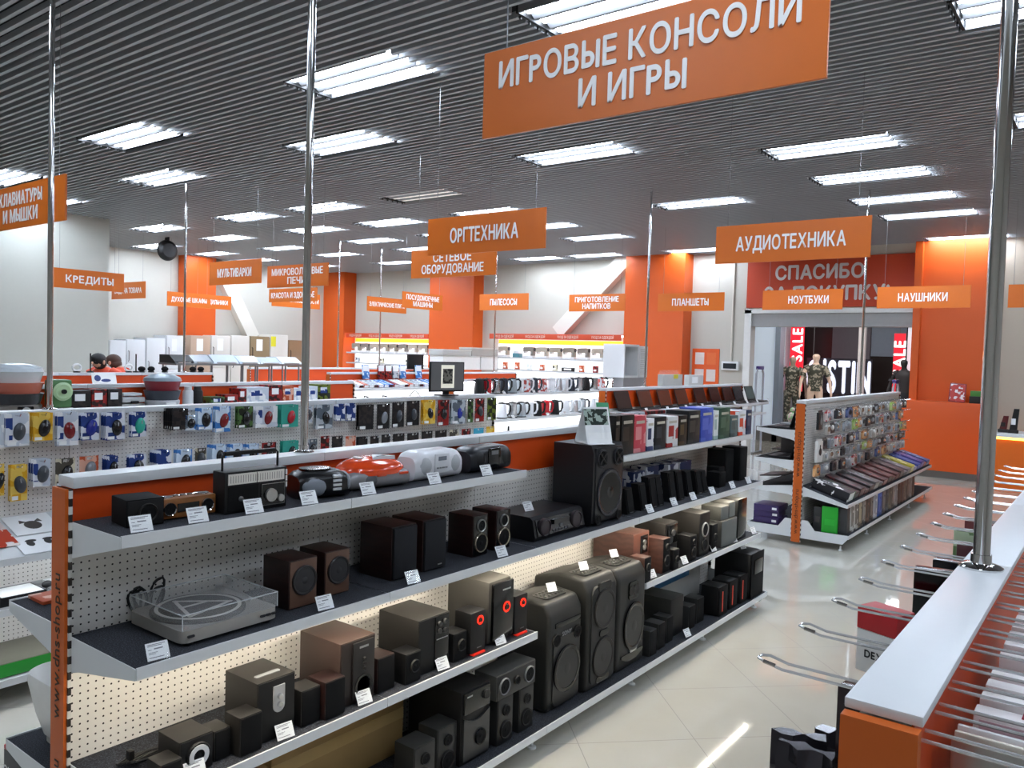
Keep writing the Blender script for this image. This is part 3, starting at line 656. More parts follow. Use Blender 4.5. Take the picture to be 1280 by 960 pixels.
speaker('tall black speaker at the far end of the middle shelf, nearer one', -2.37, 5.80, ZM, .15, .15, .25, BLACK, MATT); speaker('tall black speaker at the far end of the middle shelf, farther one', -2.33, 5.985, ZM, .14, .15, .26, BLACK, MATT)
XML = -2.225
for px, py, lb in ((199, 830, 'silver turntable'), (408, 765, 'pair of brown bookshelf speakers'), (518, 731, 'pair of tall cloth-front speakers'), (629, 700, 'pair of silver-rimmed studio monitors'), (814, 645, 'second and third slim speakers'), (844, 636, 'fourth slim speaker'), (868, 629, 'sixth slim speaker'), (892, 620, 'last slim speakers'), (917, 612, 'squat black speakers'), (937, 606, 'tall black far-end speakers')):
    price(XML, at(px, py, 'x', XML).y, ZM, 'white price card in front of the ' + lb)
price(-2.42, 3.36, ZM + .1185, 'white price card lying on top of the wide stereo deck')
# ---- lower shelf
t = speaker('small black subwoofer cube with a white-ringed driver on the lower shelf', -2.262, 1.335, ZL, .115, .125, .115, CHAR, BLACK, [(.52, .5, .36, BLACK, MATT)], name='subwoofer')
MB().lathe([(.034, .012), (.034, .014), (.019, .014), (.019, .012), (.034, .012)], 'x', (0, .06, .0575), 28, 1.0, (0, 0)).build('white_ring', mat('dadada', .3), t)
speaker('small black satellite left of the white-ringed subwoofer', -2.240, 1.262, ZL, .07, .08, .08, CHAR, MATT); speaker('small black satellite right of the white-ringed subwoofer', -2.275, 1.462, ZL, .06, .08, .1, CHAR, MATT)
t = speaker('black subwoofer with a silver control badge and top slot', -2.262, 1.612, ZL, .155, .185, .212, CHAR, BLACK, name='subwoofer')
m = MB(); m.prism([(.062, .185), (.062, .115)] + [(.085 + .023 * math.cos(a), .115 + .023 * math.sin(a)) for a in [PI + k * PI / 8 for k in range(9)]] + [(.108, .185)], 'x', .003, .007); bdg = m.build('control_badge', mat('b9b9b9', .3, .4), t)
knobs(bdg, [(.085, .148), (.085, .12)], .0095, CHROME, x=.007)
MB().prism(rrect(.02, .10, .009, cx=-.05, cy=.075), 'z', .212, .2145).build('top_slot', GREY, t)
speaker('plain black satellite left of the badge subwoofer', -2.238, 1.532, ZL, .085, .085, .13, CHAR, MATT); speaker('plain black satellite right of the badge subwoofer', -2.258, 1.792, ZL, .085, .085, .13, CHAR, MATT)
BRN = mat('35251f', .5); BRNF = mat('1f1714', .4)
t = speaker('brown subwoofer with a dark panel and bass port', -2.268, 1.975, ZL, .175, .235, .245, BRN, BRNF, name='subwoofer')
MB().box(.003, .012, .055, .16, .02, .235, .006).build('control_panel', mat('1b1817', .35), t)
MB().lathe([(.04, .012), (.044, .016), (.034, .014), (.026, .005), (0, .004)], 'x', (0, .108, .065), 26).build('bass_port', GLOSS, t)
knobs(t, [(.108, .13), (.108, .15), (.108, .168)], .006, CHAR, x=.012); MB().box(.012, .0126, .085, .13, .21, .218).build('badge', SILVER, t)
for lb, x, y in (('left', -2.236, 1.88), ('right', -2.262, 2.158)): speaker('brown satellite with black cloth front, %s of the brown subwoofer' % lb, x, y, ZL, .095, .1, .14, WOOD_DARK, MATT, c=.006)
t = speaker('large grey-black subwoofer with a knob panel at the upper right', -2.262, 2.385, ZL, .19, .235, .232, CHAR, BLACK, name='subwoofer')
pn = MB().box(.003, .008, .095, .178, .01, .225, .003).build('control_panel', GLOSS, t)
knobs(pn, [(.118, .165), (.118, .195), (.15, .2), (.152, .16)], .011, DKGREY, x=.008); MB().box(.008, .009, .102, .172, .128, .131).build('panel_line', SILVER, pn)
for lb, x, y in (('left', -2.238, 2.29), ('right', -2.25, 2.592)): speaker('black satellite with a round driver, %s of the knob-panel subwoofer' % lb, x, y, ZL, .088, .085, .125, BLACK, MATT, [(.55, .55, .3, CHAR, MATT)])
REDRING = mat('ff2a12', .4, emit=1.1, var=0)
t = thing('subwoofer', 'tall glossy black subwoofer with a glowing red ring at the shelf end', 'loudspeaker', (-2.258, 2.838, ZL), 0)
MB().box(-.26, 0, 0, .18, 0, .30, .03).build('cabinet', mat('393733', .5), t)
pn = MB().box(-.004, .014, .02, .172, .02, .285, .035).build('front_panel', GLOSS, t)
m = MB(); m.lathe([(.024, .014), (.026, .018), (.019, .018), (.018, .014)], 'x', (0, .115, .165), 28, 1.0, (0, 0)); m.build('light_ring', REDRING, pn); knobs(pn, [(.115, .165)], .012, CHAR, x=.014); MB().box(.014, .015, .085, .145, .245, .252).build('badge', SILVER, pn)
for lb, x, y in (('left', -2.236, 2.69), ('right', -2.245, 3.022)):
    t = thing('satellite_speaker', 'black satellite with a glowing red ring and base, %s of the glossy subwoofer' % lb, 'loudspeaker', (x, y, ZL), 0)
    MB().box(-.1, 0, 0, .105, .008, .195, .012).build('cabinet', BLACK, t); MB().lathe([(.019, .0), (.021, .005), (.014, .005), (.013, .0)], 'x', (0, .06, .155), 24, 1.0, (0, 0)).build('light_ring', REDRING, t)
    knobs(t, [(.06, .155)], .009, CHAR, x=0); MB().box(-.02, .004, .02, .1, 0, .009, .002).build('base_light', mat('c02212', .4, emit=.6, var=0), t); MB().box(0, .001, .045, .075, .03, .034).build('badge', GREY, t)
cable('loose black cable on the lower shelf at the left end', None, 1.0, 9, True).location = (-2.45, 1.30, ZL + .004)
XLL = -2.228
for px, py, lb in ((246, 960, 'white-ringed subwoofer cube'), (358, 930, 'badge subwoofer'), (457, 889, 'brown subwoofer'), (555, 843, 'knob-panel subwoofer'), (627, 810, 'red-ringed glossy subwoofer')):
    price(XLL, at(px, py, 'x', XLL).y, ZL, 'white price card in front of the ' + lb)
# ---- lower shelf, far part
t = speaker('reddish wooden subwoofer on the far lower shelf', -2.325, 4.31, ZL, .2, .28, .265, WOOD_RED, mat('5a3428', .4), [(.55, .2, .2, MATT, MATT)], name='subwoofer'); knobs(t, [(.13, .2), (.13, .17)], .018, SILVER)
MB().box(.003, .007, .085, .175, .135, .245, .002).build('control_panel', GLOSS, t)
speaker('reddish wooden satellite left of the wooden subwoofer', -2.22, 4.262, ZL, .085, .1, .15, WOOD_RED, MATT, [(.5, .6, .3, CHAR, MATT)]); speaker('wooden satellite with black front right of the wooden subwoofer', -2.235, 4.53, ZL, .1, .12, .215, WOOD_RED, MATT, [(.5, .35, .36, CHAR, MATT), (.5, .75, .22, CHAR, MATT)])
t = speaker('grey-black subwoofer with a rounded control head, far lower shelf', -2.305, 4.70, ZL, .17, .23, .275, CHAR, BLACK, name='subwoofer', c=.012); MB().box(.002, .012, .02, .15, .14, .262, .008).build('control_panel', GLOSS, t); knobs(t, [(.08, .21)], .022, DKGREY, x=.012)
speaker('small black satellite in front of the control-head subwoofer', -2.22, 4.655, ZL, .075, .08, .13, BLACK, MATT, [(.5, .5, .3, CHAR, MATT)]); speaker('black satellite right of the control-head subwoofer', -2.235, 4.925, ZL, .1, .1, .17, BLACK, MATT, [(.5, .35, .34, CHAR, MATT), (.5, .75, .2, CHAR, MATT)])
speaker('tallest black subwoofer with two drivers on the far lower shelf', -2.245, 5.085, ZL, .165, .28, .295, CHAR, BLACK, [(.5, .6, .3, SILVER, MATT), (.5, .25, .26, CHAR, MATT)], name='subwoofer'); speaker('black satellite right of the tallest far subwoofer', -2.24, 5.29, ZL, .09, .09, .19, BLACK, MATT, [(.5, .5, .34, CHAR, MATT)])
speaker('large grey speaker box carrying two small cubes', -2.235, 5.44, ZL, .28, .17, .19, mat('3d3d3b', .5), mat('5b605f', .5)); speaker('small grey cube speaker atop the large grey box, left one', -2.25, 5.45, ZL + .1905, .14, .15, .1, mat('41413e', .5), mat('5b605f', .5))
speaker('small grey cube speaker atop the large grey box, right one', -2.25, 5.60, ZL + .1905, .115, .15, .115, mat('4a4a47', .5), mat('646967', .5), c=.012)
t = speaker('dark rounded tall speaker at the end of the far lower shelf', -2.24, 5.75, ZL, .17, .16, .31, mat('2b2b2a', .4), GLOSS, c=.025)
for px, py, lb in ((817, 734, 'reddish wooden subwoofer'), (857, 716, 'control-head subwoofer'), (893, 698, 'tallest far subwoofer'), (919, 686, 'large grey speaker box'), (943, 676, 'dark rounded far speaker')): price(XLL, at(px, py, 'x', XLL).y, ZL, 'white price card in front of the ' + lb)
# ---- bottom deck
t = speaker('large brushed grey floor subwoofer with a curved front panel', -2.205, 2.60, ZB, .195, .31, .325, CHAR, BLACK, name='subwoofer')
MB().box(.003, .014, .01, .185, .225, .318, .006).build('control_panel', mat('3a3a38', .25, .6), t); MB().prism([(.01, .02)] + [(.01 + .175 * k / 8, .21 - .03 * math.sin(PI * k / 8) * 1.0) for k in range(9)][::1] + [(.185, .02)], 'x', .003, .012).build('bass_panel', mat('3a3a39', .35, .3), t)
knobs(t, [(.15, .28)], .02, CHAR, x=.014); a, b = MB(), MB(); drv(a, b, .12, .1, .036, x=.011); o = b.build('bass_port', MATT, t); a.build('port_ring', GLOSS, o)
MB().box(.014, .0145, .025, .06, .298, .304).build('badge', SILVER, t)
for k, (x, y, hh) in enumerate(((-2.19, 2.30, .20), (-2.22, 2.47, .205))): speaker('black two-driver satellite left of the curved floor subwoofer, %s' % ('nearer', 'farther')[k], x, y, ZB, .125, .11, hh, mat('33322f', .5), mat('1d1d1d', .4), [(.5, .28, .34, CHAR, MATT), (.5, .7, .2, CHAR, MATT)])
for k, (x, y, hh) in enumerate(((-2.195, 2.845, .215), (-2.20, 3.015, .21))): speaker('black two-driver satellite under the long centre speaker, %s' % ('left', 'right')[k], x, y, ZB, .115, .11, hh, mat('262625', .5), mat('1a1a1a', .4), [(.5, .3, .36, CHAR, MATT), (.5, .72, .22, CHAR, MATT)])
t = speaker('long three-driver centre speaker laid across two satellites', -2.19, 2.825, ZB + .2155, .30, .13, .115, mat('4b4a46', .5), mat('1d1d1d', .4), [(.18, .5, .13, GREY, MATT), (.5, .5, .07, CHAR, MATT), (.82, .5, .13, GREY, MATT)], name='centre_speaker')
def party(label, xf, y, w2, d2, h2, kind):
    t = thing('party_speaker', label, 'loudspeaker', (xf, y, ZB), 0)
    g = mat('262624', .5, spec=.4)
    m = MB(); c = .045
    out = [(-d2, 0), (-.012, 0), (0, .03), (0, h2 - .07), (-.035, h2 - .012), (-d2 * .55, h2), (-d2, h2 - .045)]
    bv = bmesh.new(); vs0 = [bv.verts.new((u, 0, v)) for u, v in out]; f = bv.faces.new(vs0)
    r = bmesh.ops.extrude_face_region(bv, geom=[f]); bmesh.ops.translate(bv, verts=[e for e in r['geom'] if isinstance(e, bmesh.types.BMVert)], vec=(0, w2, 0))
    bmesh.ops.recalc_face_normals(bv, faces=bv.faces); bmesh.ops.bevel(bv, geom=list(bv.edges), offset=.022, segments=3, affect='EDGES', profile=.6)
    bv.verts.index_update(); m._add([v.co.copy() for v in bv.verts], [[v.index for v in q.verts] for q in bv.faces], True); bv.free()
    m.build('cabinet', g, t)
    if kind == 1:
        MB().box(-.01, .006, .05, w2 - .02, h2 - .14, h2 - .115, .004).build('disc_slot', GLOSS, t)
        for yy in (.06, w2 - .05):
            a, b = MB(), MB(); drv(a, b, yy, h2 - .2, .034, x=.001); o = b.build('tweeter', MATT, t); a.build('tweeter_ring', CHAR, o)
        text('SONY', .03, mat('8a8a8a', .4, var=0), t, (.004, w2 * .52, h2 - .18), FACE_X, bold=.01, depth=.002)
        MB().prism(rrect(w2 * .8, h2 * .62, .05, cx=w2 * .52, cy=h2 * .345), 'x', -.01, .006, True).build('grille', mat('161616', .4), t)
        a, b = MB(), MB(); drv(a, b, w2 * .52, h2 * .35, w2 * .40, x=.007); o = b.build('woofer', mat('232323', .5), t); a.build('woofer_ring', GLOSS, o)
    elif kind == 2:
        MB().prism(rrect(w2 * .82, h2 * .86, .05, cx=w2 * .5, cy=h2 * .48), 'x', -.01, .008, True).build('grille', mat('1f1f1f', .6), t)
        for fz in (.7, .27):
            a, b = MB(), MB(); drv(a, b, w2 * .5, h2 * fz, w2 * .36, x=.0085); o = b.build('woofer', mat('252525', .55), t); a.build('woofer_ring', CHAR, o)
        MB().prism(rrect(.09, .035, .015, cx=w2 * .5, cy=h2 * .485), 'x', .008, .014).build('badge', GLOSS, t); MB().prism(rrect(.13, .05, .02, cx=w2 * .5, cy=h2 * .895), 'x', 0, .012).build('handle', GLOSS, t); MB().prism(rrect(.13, .035, .015, cx=w2 * .5, cy=h2 * .08), 'x', 0, .012).build('foot_handle', GLOSS, t)
    else:
        MB().prism(rrect(w2 * .34, h2 * .17, .02, cx=w2 * .5, cy=h2 * .75), 'x', -.01, .008).build('horn', GLOSS, t)
        m = MB()
        for fy in (.42, .58): m.lathe([(.03, .008), (.03, .012), (.01, .009)], 'x', (0, w2 * fy, h2 * .75), 16)
        m.build('tweeter', CHAR, t)
        a, b = MB(), MB(); drv(a, b, w2 * .55, h2 * .4, w2 * .37, 1.2, x=.004); o = b.build('woofer', mat('2a2a29', .5), t); a.build('woofer_ring', GLOSS, o)
        MB().prism(rrect(.08, .022, .01, cx=w2 * .55, cy=h2 * .17), 'x', 0, .01).build('badge', SILVER, t); MB().prism([(w2 * .12 + w2 * .8 * k / 10, .04 + .035 * (1 - math.sin(PI * k / 10))) for k in range(11)] + [(w2 * .92, .09), (w2 * .12, .09)], 'x', -.005, .007).build('bass_port', GLOSS, t)
    m = MB(); m.prism(rrect(d2 * .32, w2 * .66, .03, cx=-d2 * .33, cy=w2 * .5), 'z', h2 - .022, h2 - .006 + (.004)); tp = m.build('top_panel', mat('262624', .4), t)
    m = MB()
    for i in range(3):
        for j in range(6): m.lathe([(.007, h2 - .003), (.007, h2 + .005), (0, h2 + .005)], 'z', (-d2 * .33 + .03 * (i - 1), w2 * .25 + w2 * .1 * j, 0), 8)
    m.build('button', mat('5d5d5a', .4), tp)
    return t
party('big black party speaker with one woofer and a disc slot, nearest of the three', -2.208, 3.262, .30, .33, .56, 1)
party('big black party speaker with a full grille, middle of the three', -2.19, 3.595, .30, .36, .615, 2)
party('big black party speaker with a top carrying grip, farthest of the three', -2.20, 3.935, .315, .36, .60, 3)
for px, zz, lb in (((687, 740), .69, 'nearest'), ((727, 713), .75, 'middle'), ((765, 697), .735, 'farthest')):
    q = at(*px, 'z', zz); price(q.x + .02, q.y, zz + .004, 'white price card on top of the %s big party speaker' % lb, rz=-.3, sc=.9)
speaker('wide black subwoofer behind small cubes on the bottom deck', -2.235, 4.66, ZB, .19, .25, .255, mat('33332f', .5), BLACK, name='subwoofer', c=.008)
for k, (x, y, w2, hh) in enumerate(((-2.185, 4.30, .085, .155), (-2.20, 4.437, .09, .16), (-2.21, 4.572, .085, .165), (-2.215, 4.90, .1, .155), (-2.225, 5.05, .11, .17))):
    speaker('small black cube speaker on the bottom deck, %s from the big party speakers' % ('first', 'second', 'third', 'fourth', 'fifth')[k], x, y, ZB, w2, .1, hh, mat('2c2c2b', .5), MATT, group='small cube speakers on the bottom deck')
for k, (x, y) in enumerate(((-2.172, 5.29), (-2.178, 5.485), (-2.175, 5.67))):
    t = speaker('black angular satellite with a red-lit stripe, %s of three' % ('nearest', 'middle', 'farthest')[k], x, y, ZB, .15, .14, .21, BLACK, MATT, c=.02); MB().box(.003, .006, .05, .062, .03, .17, .001).build('red_stripe', mat('a02a18', .4, emit=.4, var=0), t)
t = speaker('large dark rounded subwoofer at the far end of the bottom deck', -2.158, 5.845, ZB, .26, .30, .345, BLACK, MATT, c=.045, name='subwoofer'); MB().box(.003, .012, .05, .21, .18, .29, .01).build('control_panel', GLOSS, t)
price(-2.158, at(861, 795, 'x', -2.158).y, ZB, 'white price card on the bottom deck before the cube speakers'); price(-2.26, 5.95, ZB + .347, 'white price card on top of the far rounded subwoofer', rz=-.3, sc=.9)
for lb, x0, x1, y0, y1, z1, c in (('plain brown cardboard carton lying at the back of the bottom deck', -2.61, -2.50, 1.85, 2.55, .30, 'a98a58'), ('second brown cardboard carton at the back of the bottom deck, left', -2.60, -2.45, 1.30, 1.80, .24, 'a5865a'), ('light grey carton with a blue stripe at the back of the far bottom deck', -2.615, -2.52, 4.95, 5.75, .30, 'b9b9b4')):
    t = thing('carton', lb, 'box', (0, 0, ZB)); MB().box(x0, x1, y0, y1, 0, z1, .003).build('box_body', mat(c, .6), t)
    if y0 > 4: MB().box(x1, x1 + .001, y0 + .05, y1 - .2, .18, .26).build('blue_stripe', mat('3a6fa0', .5), t)
    else: MB().box(x1, x1 + .0008, y0, y1, z1 * .5, z1 * .5 + .05).build('packing_tape', mat('c0a26c', .3), t)
# ================================================================ mouse gondola behind the audio one
ORD = 'first second third fourth fifth sixth seventh eighth ninth tenth eleventh twelfth thirteenth fourteenth fifteenth sixteenth seventeenth eighteenth nineteenth twentieth'.split() + ['twenty-' + k for k in 'first second third fourth fifth sixth seventh eighth ninth'.split()] + ['thirtieth']
HC = 1.505
C = gondola('pegboard gondola hung with computer mouse packs, behind the audio gondola', -5.08, .2, 6, 1.02, HC, split=HC - .035)
CT = mat('8a7f74', .5)
shelf(C, 1, 0, 6.12, .90, .48, None, led=COOLLED, tilt=.30, cuts=[1.02 * k for k in range(1, 6)], bracket=False)
shelf(C, 1, 0, 6.12, .50, .48, MIDGREY, led=COOLLED, cuts=[1.02 * k for k in range(1, 6)], bracket=False); shelf(C, 1, 0, 6.12, .14, .52, None, cuts=[1.02 * k for k in range(1, 6)], base=True)
q = at(62, 503, 'z', HC); pole(-5.08, at(62, 503, 'x', -5.08).y, HC, 'chrome pole standing on the mouse gondola at the left')
XPK = -4.925
def blister(t, w2, h2, bg, mc, mh, kind, front=True):
    """carded pack hanging from a hook; local x out of the panel, y along it, top of the card at z = 0"""
    m = MB(); m.box(-.001, .001, -w2 / 2, w2 / 2, -h2, -.022).box(-.001, .001, -w2 / 2, -.012, -.022, 0).box(-.001, .001, .012, w2 / 2, -.022, 0).box(-.001, .001, -.012, .012, -.006, 0)
    m.build('backing_card', bg, t)
    if mh is not None:
        b = MB(); b.ball((.002, 0, 0), .022, .032, .05, 18, 12)
        for v in b.bm.verts: v.co.x = max(v.co.x, .0013)
        o = b.build('mouse', mh, t); o.location = (.0, w2 * .08, -h2 * .55); o.rotation_euler = (R.uniform(-.3, .3), 0, 0); o.scale = (1, min(1, w2 / .085), min(1, h2 / .15))
        MB().box(.004, .008, -.003, .003, .012, .034).build('scroll_wheel', MIDGREY, o).location = (.016, 0, 0)
    if front: MB().box(.0015, .003, -w2 * .42, -w2 * .05, -h2 * .97, -h2 * .86).build('price_sticker', PAPER, t)
    if mc: MB().box(.0012, .0018, -w2 * .49, -w2 * .2, -h2 * .8, -.024).build('side_print', mc, t)
    return t
N = 'navy'
PK = {'navy': printed('d9dde6', '1f3a7c', 20), 'white': printed('e6e8ea', 'c3cbd6', 14), 'yellow': printed('d9a21c', 'e6c35a', 20), 'teal': mat('2f9e8d', .4, var=.1), 'black': printed('121214', '2b2422', 30), 'blue': printed('3d79bd', 'cfe0f0', 16), 'red': printed('8f1d1a', '2b0f0f', 30),
      'green': printed('4a6b36', '1b2414', 26), 'beige': printed('cfc7ae', '4b463c', 18), 'orange': printed('b5502c', 'd9a58f', 18), 'olive': printed('5d6a1c', '14160c', 22), 'grey': printed('b4bcc2', '59636c', 16), 'cyan': mat('3aa6c6', .35)}
MS = {'black': mat('17171a', .25), 'grey': mat('3f444a', .3), 'red': mat('7c1c20', .25), 'blue': mat('23308f', .25), 'teal': mat('28a58f', .35), 'bright red': mat('b32230', .3), 'silver': mat('8b9096', .3, .5), None: None}
U = [(-14, 518, 6, 560, 'white', None, 1), (5, 517, 38, 558, 'white', 'grey', 3), (40, 516, 67, 551, 'yellow', 'black', 3), (70, 515, 99, 557, 'white', 'red', 2), (100, 516, 125, 550, 'navy', 'blue', 2), (131, 516, 157, 550, 'navy', 'black', 3), (163, 515, 184, 546, 'navy', 'teal', 2),
     (214, 511, 236, 537, 'black', None, 5), (231, 519, 245, 537, 'blue', 'black', 1), (246, 510, 266, 537, 'blue', 'black', 2), (268, 508, 289, 540, 'blue', 'red', 2), (296, 508, 317, 535, 'green', 'black', 2), (318, 508, 348, 534, 'white', 'red', 2), (350, 506, 374, 534, 'teal', 'bright red', 3),
     (378, 507, 391, 528, 'white', 'grey', 1), (394, 506, 417, 536, 'grey', 'black', 2), (419, 505, 432, 526, 'navy', None, 2), (433, 504, 445, 526, 'navy', None, 2), (447, 506, 468, 537, 'black', None, 2), (470, 505, 488, 536, 'black', 'silver', 1), (489, 503, 506, 534, 'black', 'grey', 1), (507, 501, 525, 532, 'black', 'grey', 1),
     (528, 500, 545, 530, 'yellow', 'black', 2), (546, 500, 562, 532, 'red', 'black', 1), (563, 500, 583, 530, 'grey', 'blue', 2), (584, 499, 592, 528, 'green', None, 1), (593, 498, 606, 527, 'red', 'grey', 1), (608, 497, 621, 525, 'olive', None, 1)]
Lw = [(-10, 580, 6, 620, 'yellow', 'black', 1), (12, 581, 35, 626, 'yellow', 'grey', 2), (40, 574, 64, 608, 'white', 'grey', 3), (68, 573, 95, 608, 'beige', 'black', 1), (98, 570, 124, 600, 'orange', 'silver', 1), (133, 570, 148, 600, 'navy', 'black', 3), (160, 568, 184, 598, 'navy', 'black', 2), (194, 563, 215, 592, 'navy', None, 4), (219, 562, 241, 590, 'blue', 'black', 2),
      (243, 560, 258, 586, 'beige', 'grey', 1), (264, 556, 284, 584, 'blue', 'black', 3), (286, 555, 304, 582, 'blue', 'black', 2), (306, 555, 324, 582, 'blue', 'black', 2), (326, 553, 346, 580, 'red', 'black', 1), (352, 551, 374, 578, 'teal', 'black', 2), (383, 549, 397, 574, 'grey', 'black', 1), (400, 545, 412, 570, 'red', None, 1), (414, 545, 429, 571, 'black', None, 1), (431, 545, 445, 571, 'orange', None, 1),
      (447, 546, 460, 572, 'black', None, 2), (462, 545, 474, 570, 'black', None, 1), (476, 543, 488, 568, 'black', None, 1), (490, 542, 506, 567, 'black', None, 1), (508, 541, 524, 566, 'black', None, 1), (526, 539, 541, 564, 'black', None, 1), (543, 538, 559, 563, 'black', None, 1), (561, 537, 574, 562, 'beige', None, 1), (576, 536, 589, 560, 'red', None, 1), (591, 535, 605, 558, 'cyan', None, 1), (607, 533, 619, 556, 'yellow', None, 1)]
hk = MB()
for row, lst in (('upper', U), ('lower', Lw)):
    for i, (x0, y0, x1, y1, bg, ms, n) in enumerate(lst):
        a = at(x0, y1, 'x', XPK); b = at(x1, y0, 'x', XPK); c = at((x0 + x1) / 2, y0, 'x', XPK)
        w2, h2 = (b.y - a.y) * .92, max(.1, c.z - at((x0 + x1) / 2, y1, 'x', XPK).z); yc = (a.y + b.y) / 2
        lb = '%s mouse pack' % bg + (' with %s mouse' % ms if ms else '') + ', %s in the %s row of the mouse gondola' % (ORD[i], row)
        t = thing('mouse_pack', lb, 'product pack', (XPK, yc, c.z), 0, 'mouse packs on the %s hook row' % row)
        blister(t, w2, h2, PK[bg], PK['navy'] if bg == 'white' else None, MS[ms], 0)
        for k in range(1, n):
            dup(t, (XPK - (.031 if ms else .026) * k, yc, c.z), 0, '%s mouse pack hanging behind the %s one of the %s row' % (bg, ORD[i], row), 'packs behind the %s one of the %s mouse row' % (ORD[i], row))
        z = c.z - .012 - C.location.z
        hook = MB().tube([(.03, yc - C.location.y, z), (.19, yc - C.location.y, z), (.2, yc - C.location.y, z + .012)], .003, 6).build('hook', CHROME, C)
# leaflets, cases and boxes on the low shelves at the left
def slab(label, name, cat, x0, x1, y0, y1, z, h2, m, tilt=.18, lid=None):
    t = thing(name, label, cat, (x0, y0, z), 0); t.rotation_euler = (0, math.atan(tilt), 0)
    MB().box(0, x1 - x0, 0, y1 - y0, 0, h2, .002).build('case', m, t)
    if lid: MB().box(.004, x1 - x0 - .004, .004, y1 - y0 - .004, h2, h2 + .0012).build('cover', lid, t)
    return t
yq = at(25, 650, 'x', -4.8).y
t = slab('white mat with a grey husky face picture on the photo shelf', 'mouse_mat', 'mouse mat', -5.03, -4.80, 1.86, 2.10, .899, .004, PAPER, .30)
m = MB(); m.ball((.13, .12, .0045), .05, .045, .001, 18, 4).prism([(.06, .07), (.10, .06), (.09, .1)], 'z', .004, .0052).prism([(.06, .17), (.10, .18), (.09, .14)], 'z', .004, .0052); m.build('picture', mat('4a4644', .6), t)
t = slab('white mat with two small dark motifs on the photo shelf edge', 'mouse_mat', 'mouse mat', -4.795, -4.60, 1.82, 2.06, .828, .004, PAPER, .30)
m = MB()
for yy in (.07, .16): m.ball((.09, yy, .0045), .03, .02, .001, 14, 4).ball((.06, yy + .01, .0045), .015, .03, .001, 12, 4)
m.build('picture', mat('2c2a29', .6), t)
for k, (y, mm, cl) in enumerate(((1.62, printed('b33a22', 'e2d8d2', 14), 'red and white patterned'), (2.12, printed('b0402a', 'd9d0c8', 14), 'second red and white patterned'), (1.38, printed('3a2e26', '8a6a4a', 14), 'brown patterned'))):
    slab('%s mouse mat lying on the photo shelf' % cl, 'mouse_mat', 'mouse mat', -4.98, -4.7, y, y + .22, .886, .004, mm, .30)
for k, (x0, x1, y0, y1, h2, mm, lb) in enumerate(((-4.95, -4.68, 2.32, 2.56, .05, 'teal', 'teal and white box'), (-4.9, -4.66, 2.60, 2.85, .08, 'teal', 'taller teal box'), (-4.92, -4.7, 2.04, 2.26, .035, 'white', 'flat white box'), (-4.85, -4.65, 1.72, 1.95, .05, 'black', 'flat black box'))):
    t = thing('product_box', lb + ' on the second low shelf of the mouse gondola', 'box', (0, 0, .501)); MB().box(x0, x1, y0, y1, 0, h2, .002).build('carton', PK[mm], t); MB().box(x0 + .01, x1 - .01, y0 + .01, y1 - .01, h2, h2 + .001).build('cover', PAPER, t)
t = thing('keyboard_box', 'flat grey and green keyboard box on the lowest shelf at the left', 'box', (0, 0, .141)); MB().box(-4.95, -4.60, 1.58, 2.02, 0, .075, .003).build('carton', mat('6c6a5c', .5), t); MB().box(-4.60, -4.598, 1.59, 2.01, .004, .071).build('front_print', mat('1f9a2f', .4), t)
t = thing('keyboard_box', 'flat grey picture box beside the green keyboard box', 'box', (0, 0, .141)); MB().box(-4.95, -4.62, 2.08, 2.4, 0, .06, .003).build('carton', printed('77736a', '3a3430', 16), t)
t = thing('webcam', 'small grey webcam on the second low shelf at the left', 'webcam', (-4.72, 1.98, .501)); MB().lathe([(.025, 0), (.025, .006), (.006, .01), (.006, .04)], 'z').build('stand', MIDGREY, t); MB().ball((0, 0, .06), .02, .028, .02).build('body', DKGREY, t)
# monitor standing on the mouse gondola's cap
q = at(558, 487, 'x', -5.06)
t = thing('display_monitor', 'small black monitor showing a framed print, atop the mouse gondola', 'monitor', (-5.06, q.y, HC + .001), -.18)
MB().prism(rrect(.16, .2, .03), 'z', 0, .008).box(-.02, .0, -.03, .03, .008, .05).build('stand', BLACK, t)
MB().box(-.012, .012, -.20, .20, .035, .315, .004).build('housing', BLACK, t)
sc = MB().box(.012, .0125, -.19, .19, .05, .305).build('screen', mat('4f5052', .2, emit=.35, var=0), t)
MB().box(.0125, .013, -.075, .08, .07, .285).build('picture_mount', mat('d8d6c6', .3, emit=.45, var=0), sc); MB().box(.013, .0135, -.055, .06, .11, .25).build('picture', printed('77756a', '2c2b28', 55), sc)
# ================================================================ more gondolas of the hall
def row(xc, y0, n, L, label, **k): return gondola(label, xc, y0, n, L, HC + .02, **k)
C2 = row(-5.08, 8.51, 4, 1.1, 'gondola of open laptops with an orange end panel, behind the audio gondola'); D1 = row(-7.55, .3, 6, 1.06, 'gondola of kitchen appliances behind the mouse gondola')
D2 = row(-7.55, 8.51, 4, 1.1, 'brightly lit gondola of kettles'); E1 = row(-10.3, .3, 6, 1.03, 'gondola with an orange back behind the kitchen appliances')
E2 = row(-10.3, 8.6, 4, 1.25, 'lit gondola of brochures and irons left of the kettles'); F2 = row(-12.75, 8.8, 4, 1.2, 'far gondola behind the brochure gondola')
shelf(D1, 1, 0, 6.36, 1.28, .46, None, bracket=False); shelf(D1, 1, 0, 6.36, .9, .42, None, bracket=False)
shelf(E1, 1, 0, 6.18, 1.30, .36, None, bracket=False); shelf(F2, 1, 0, 4.8, 1.2, .36, None, bracket=False)
shelf(C2, 1, .02, 4.6, 1.24, .42, None); shelf(C2, 1, .02, 4.4, 1.08, .45, None, bracket=False)
for z, d in ((1.32, .36), (.955, .42), (.60, .45)): shelf(D2, 1, 0, 4.4, z, d, None, led=COOLLED, cuts=[1.1, 2.2, 3.3], bracket=False)
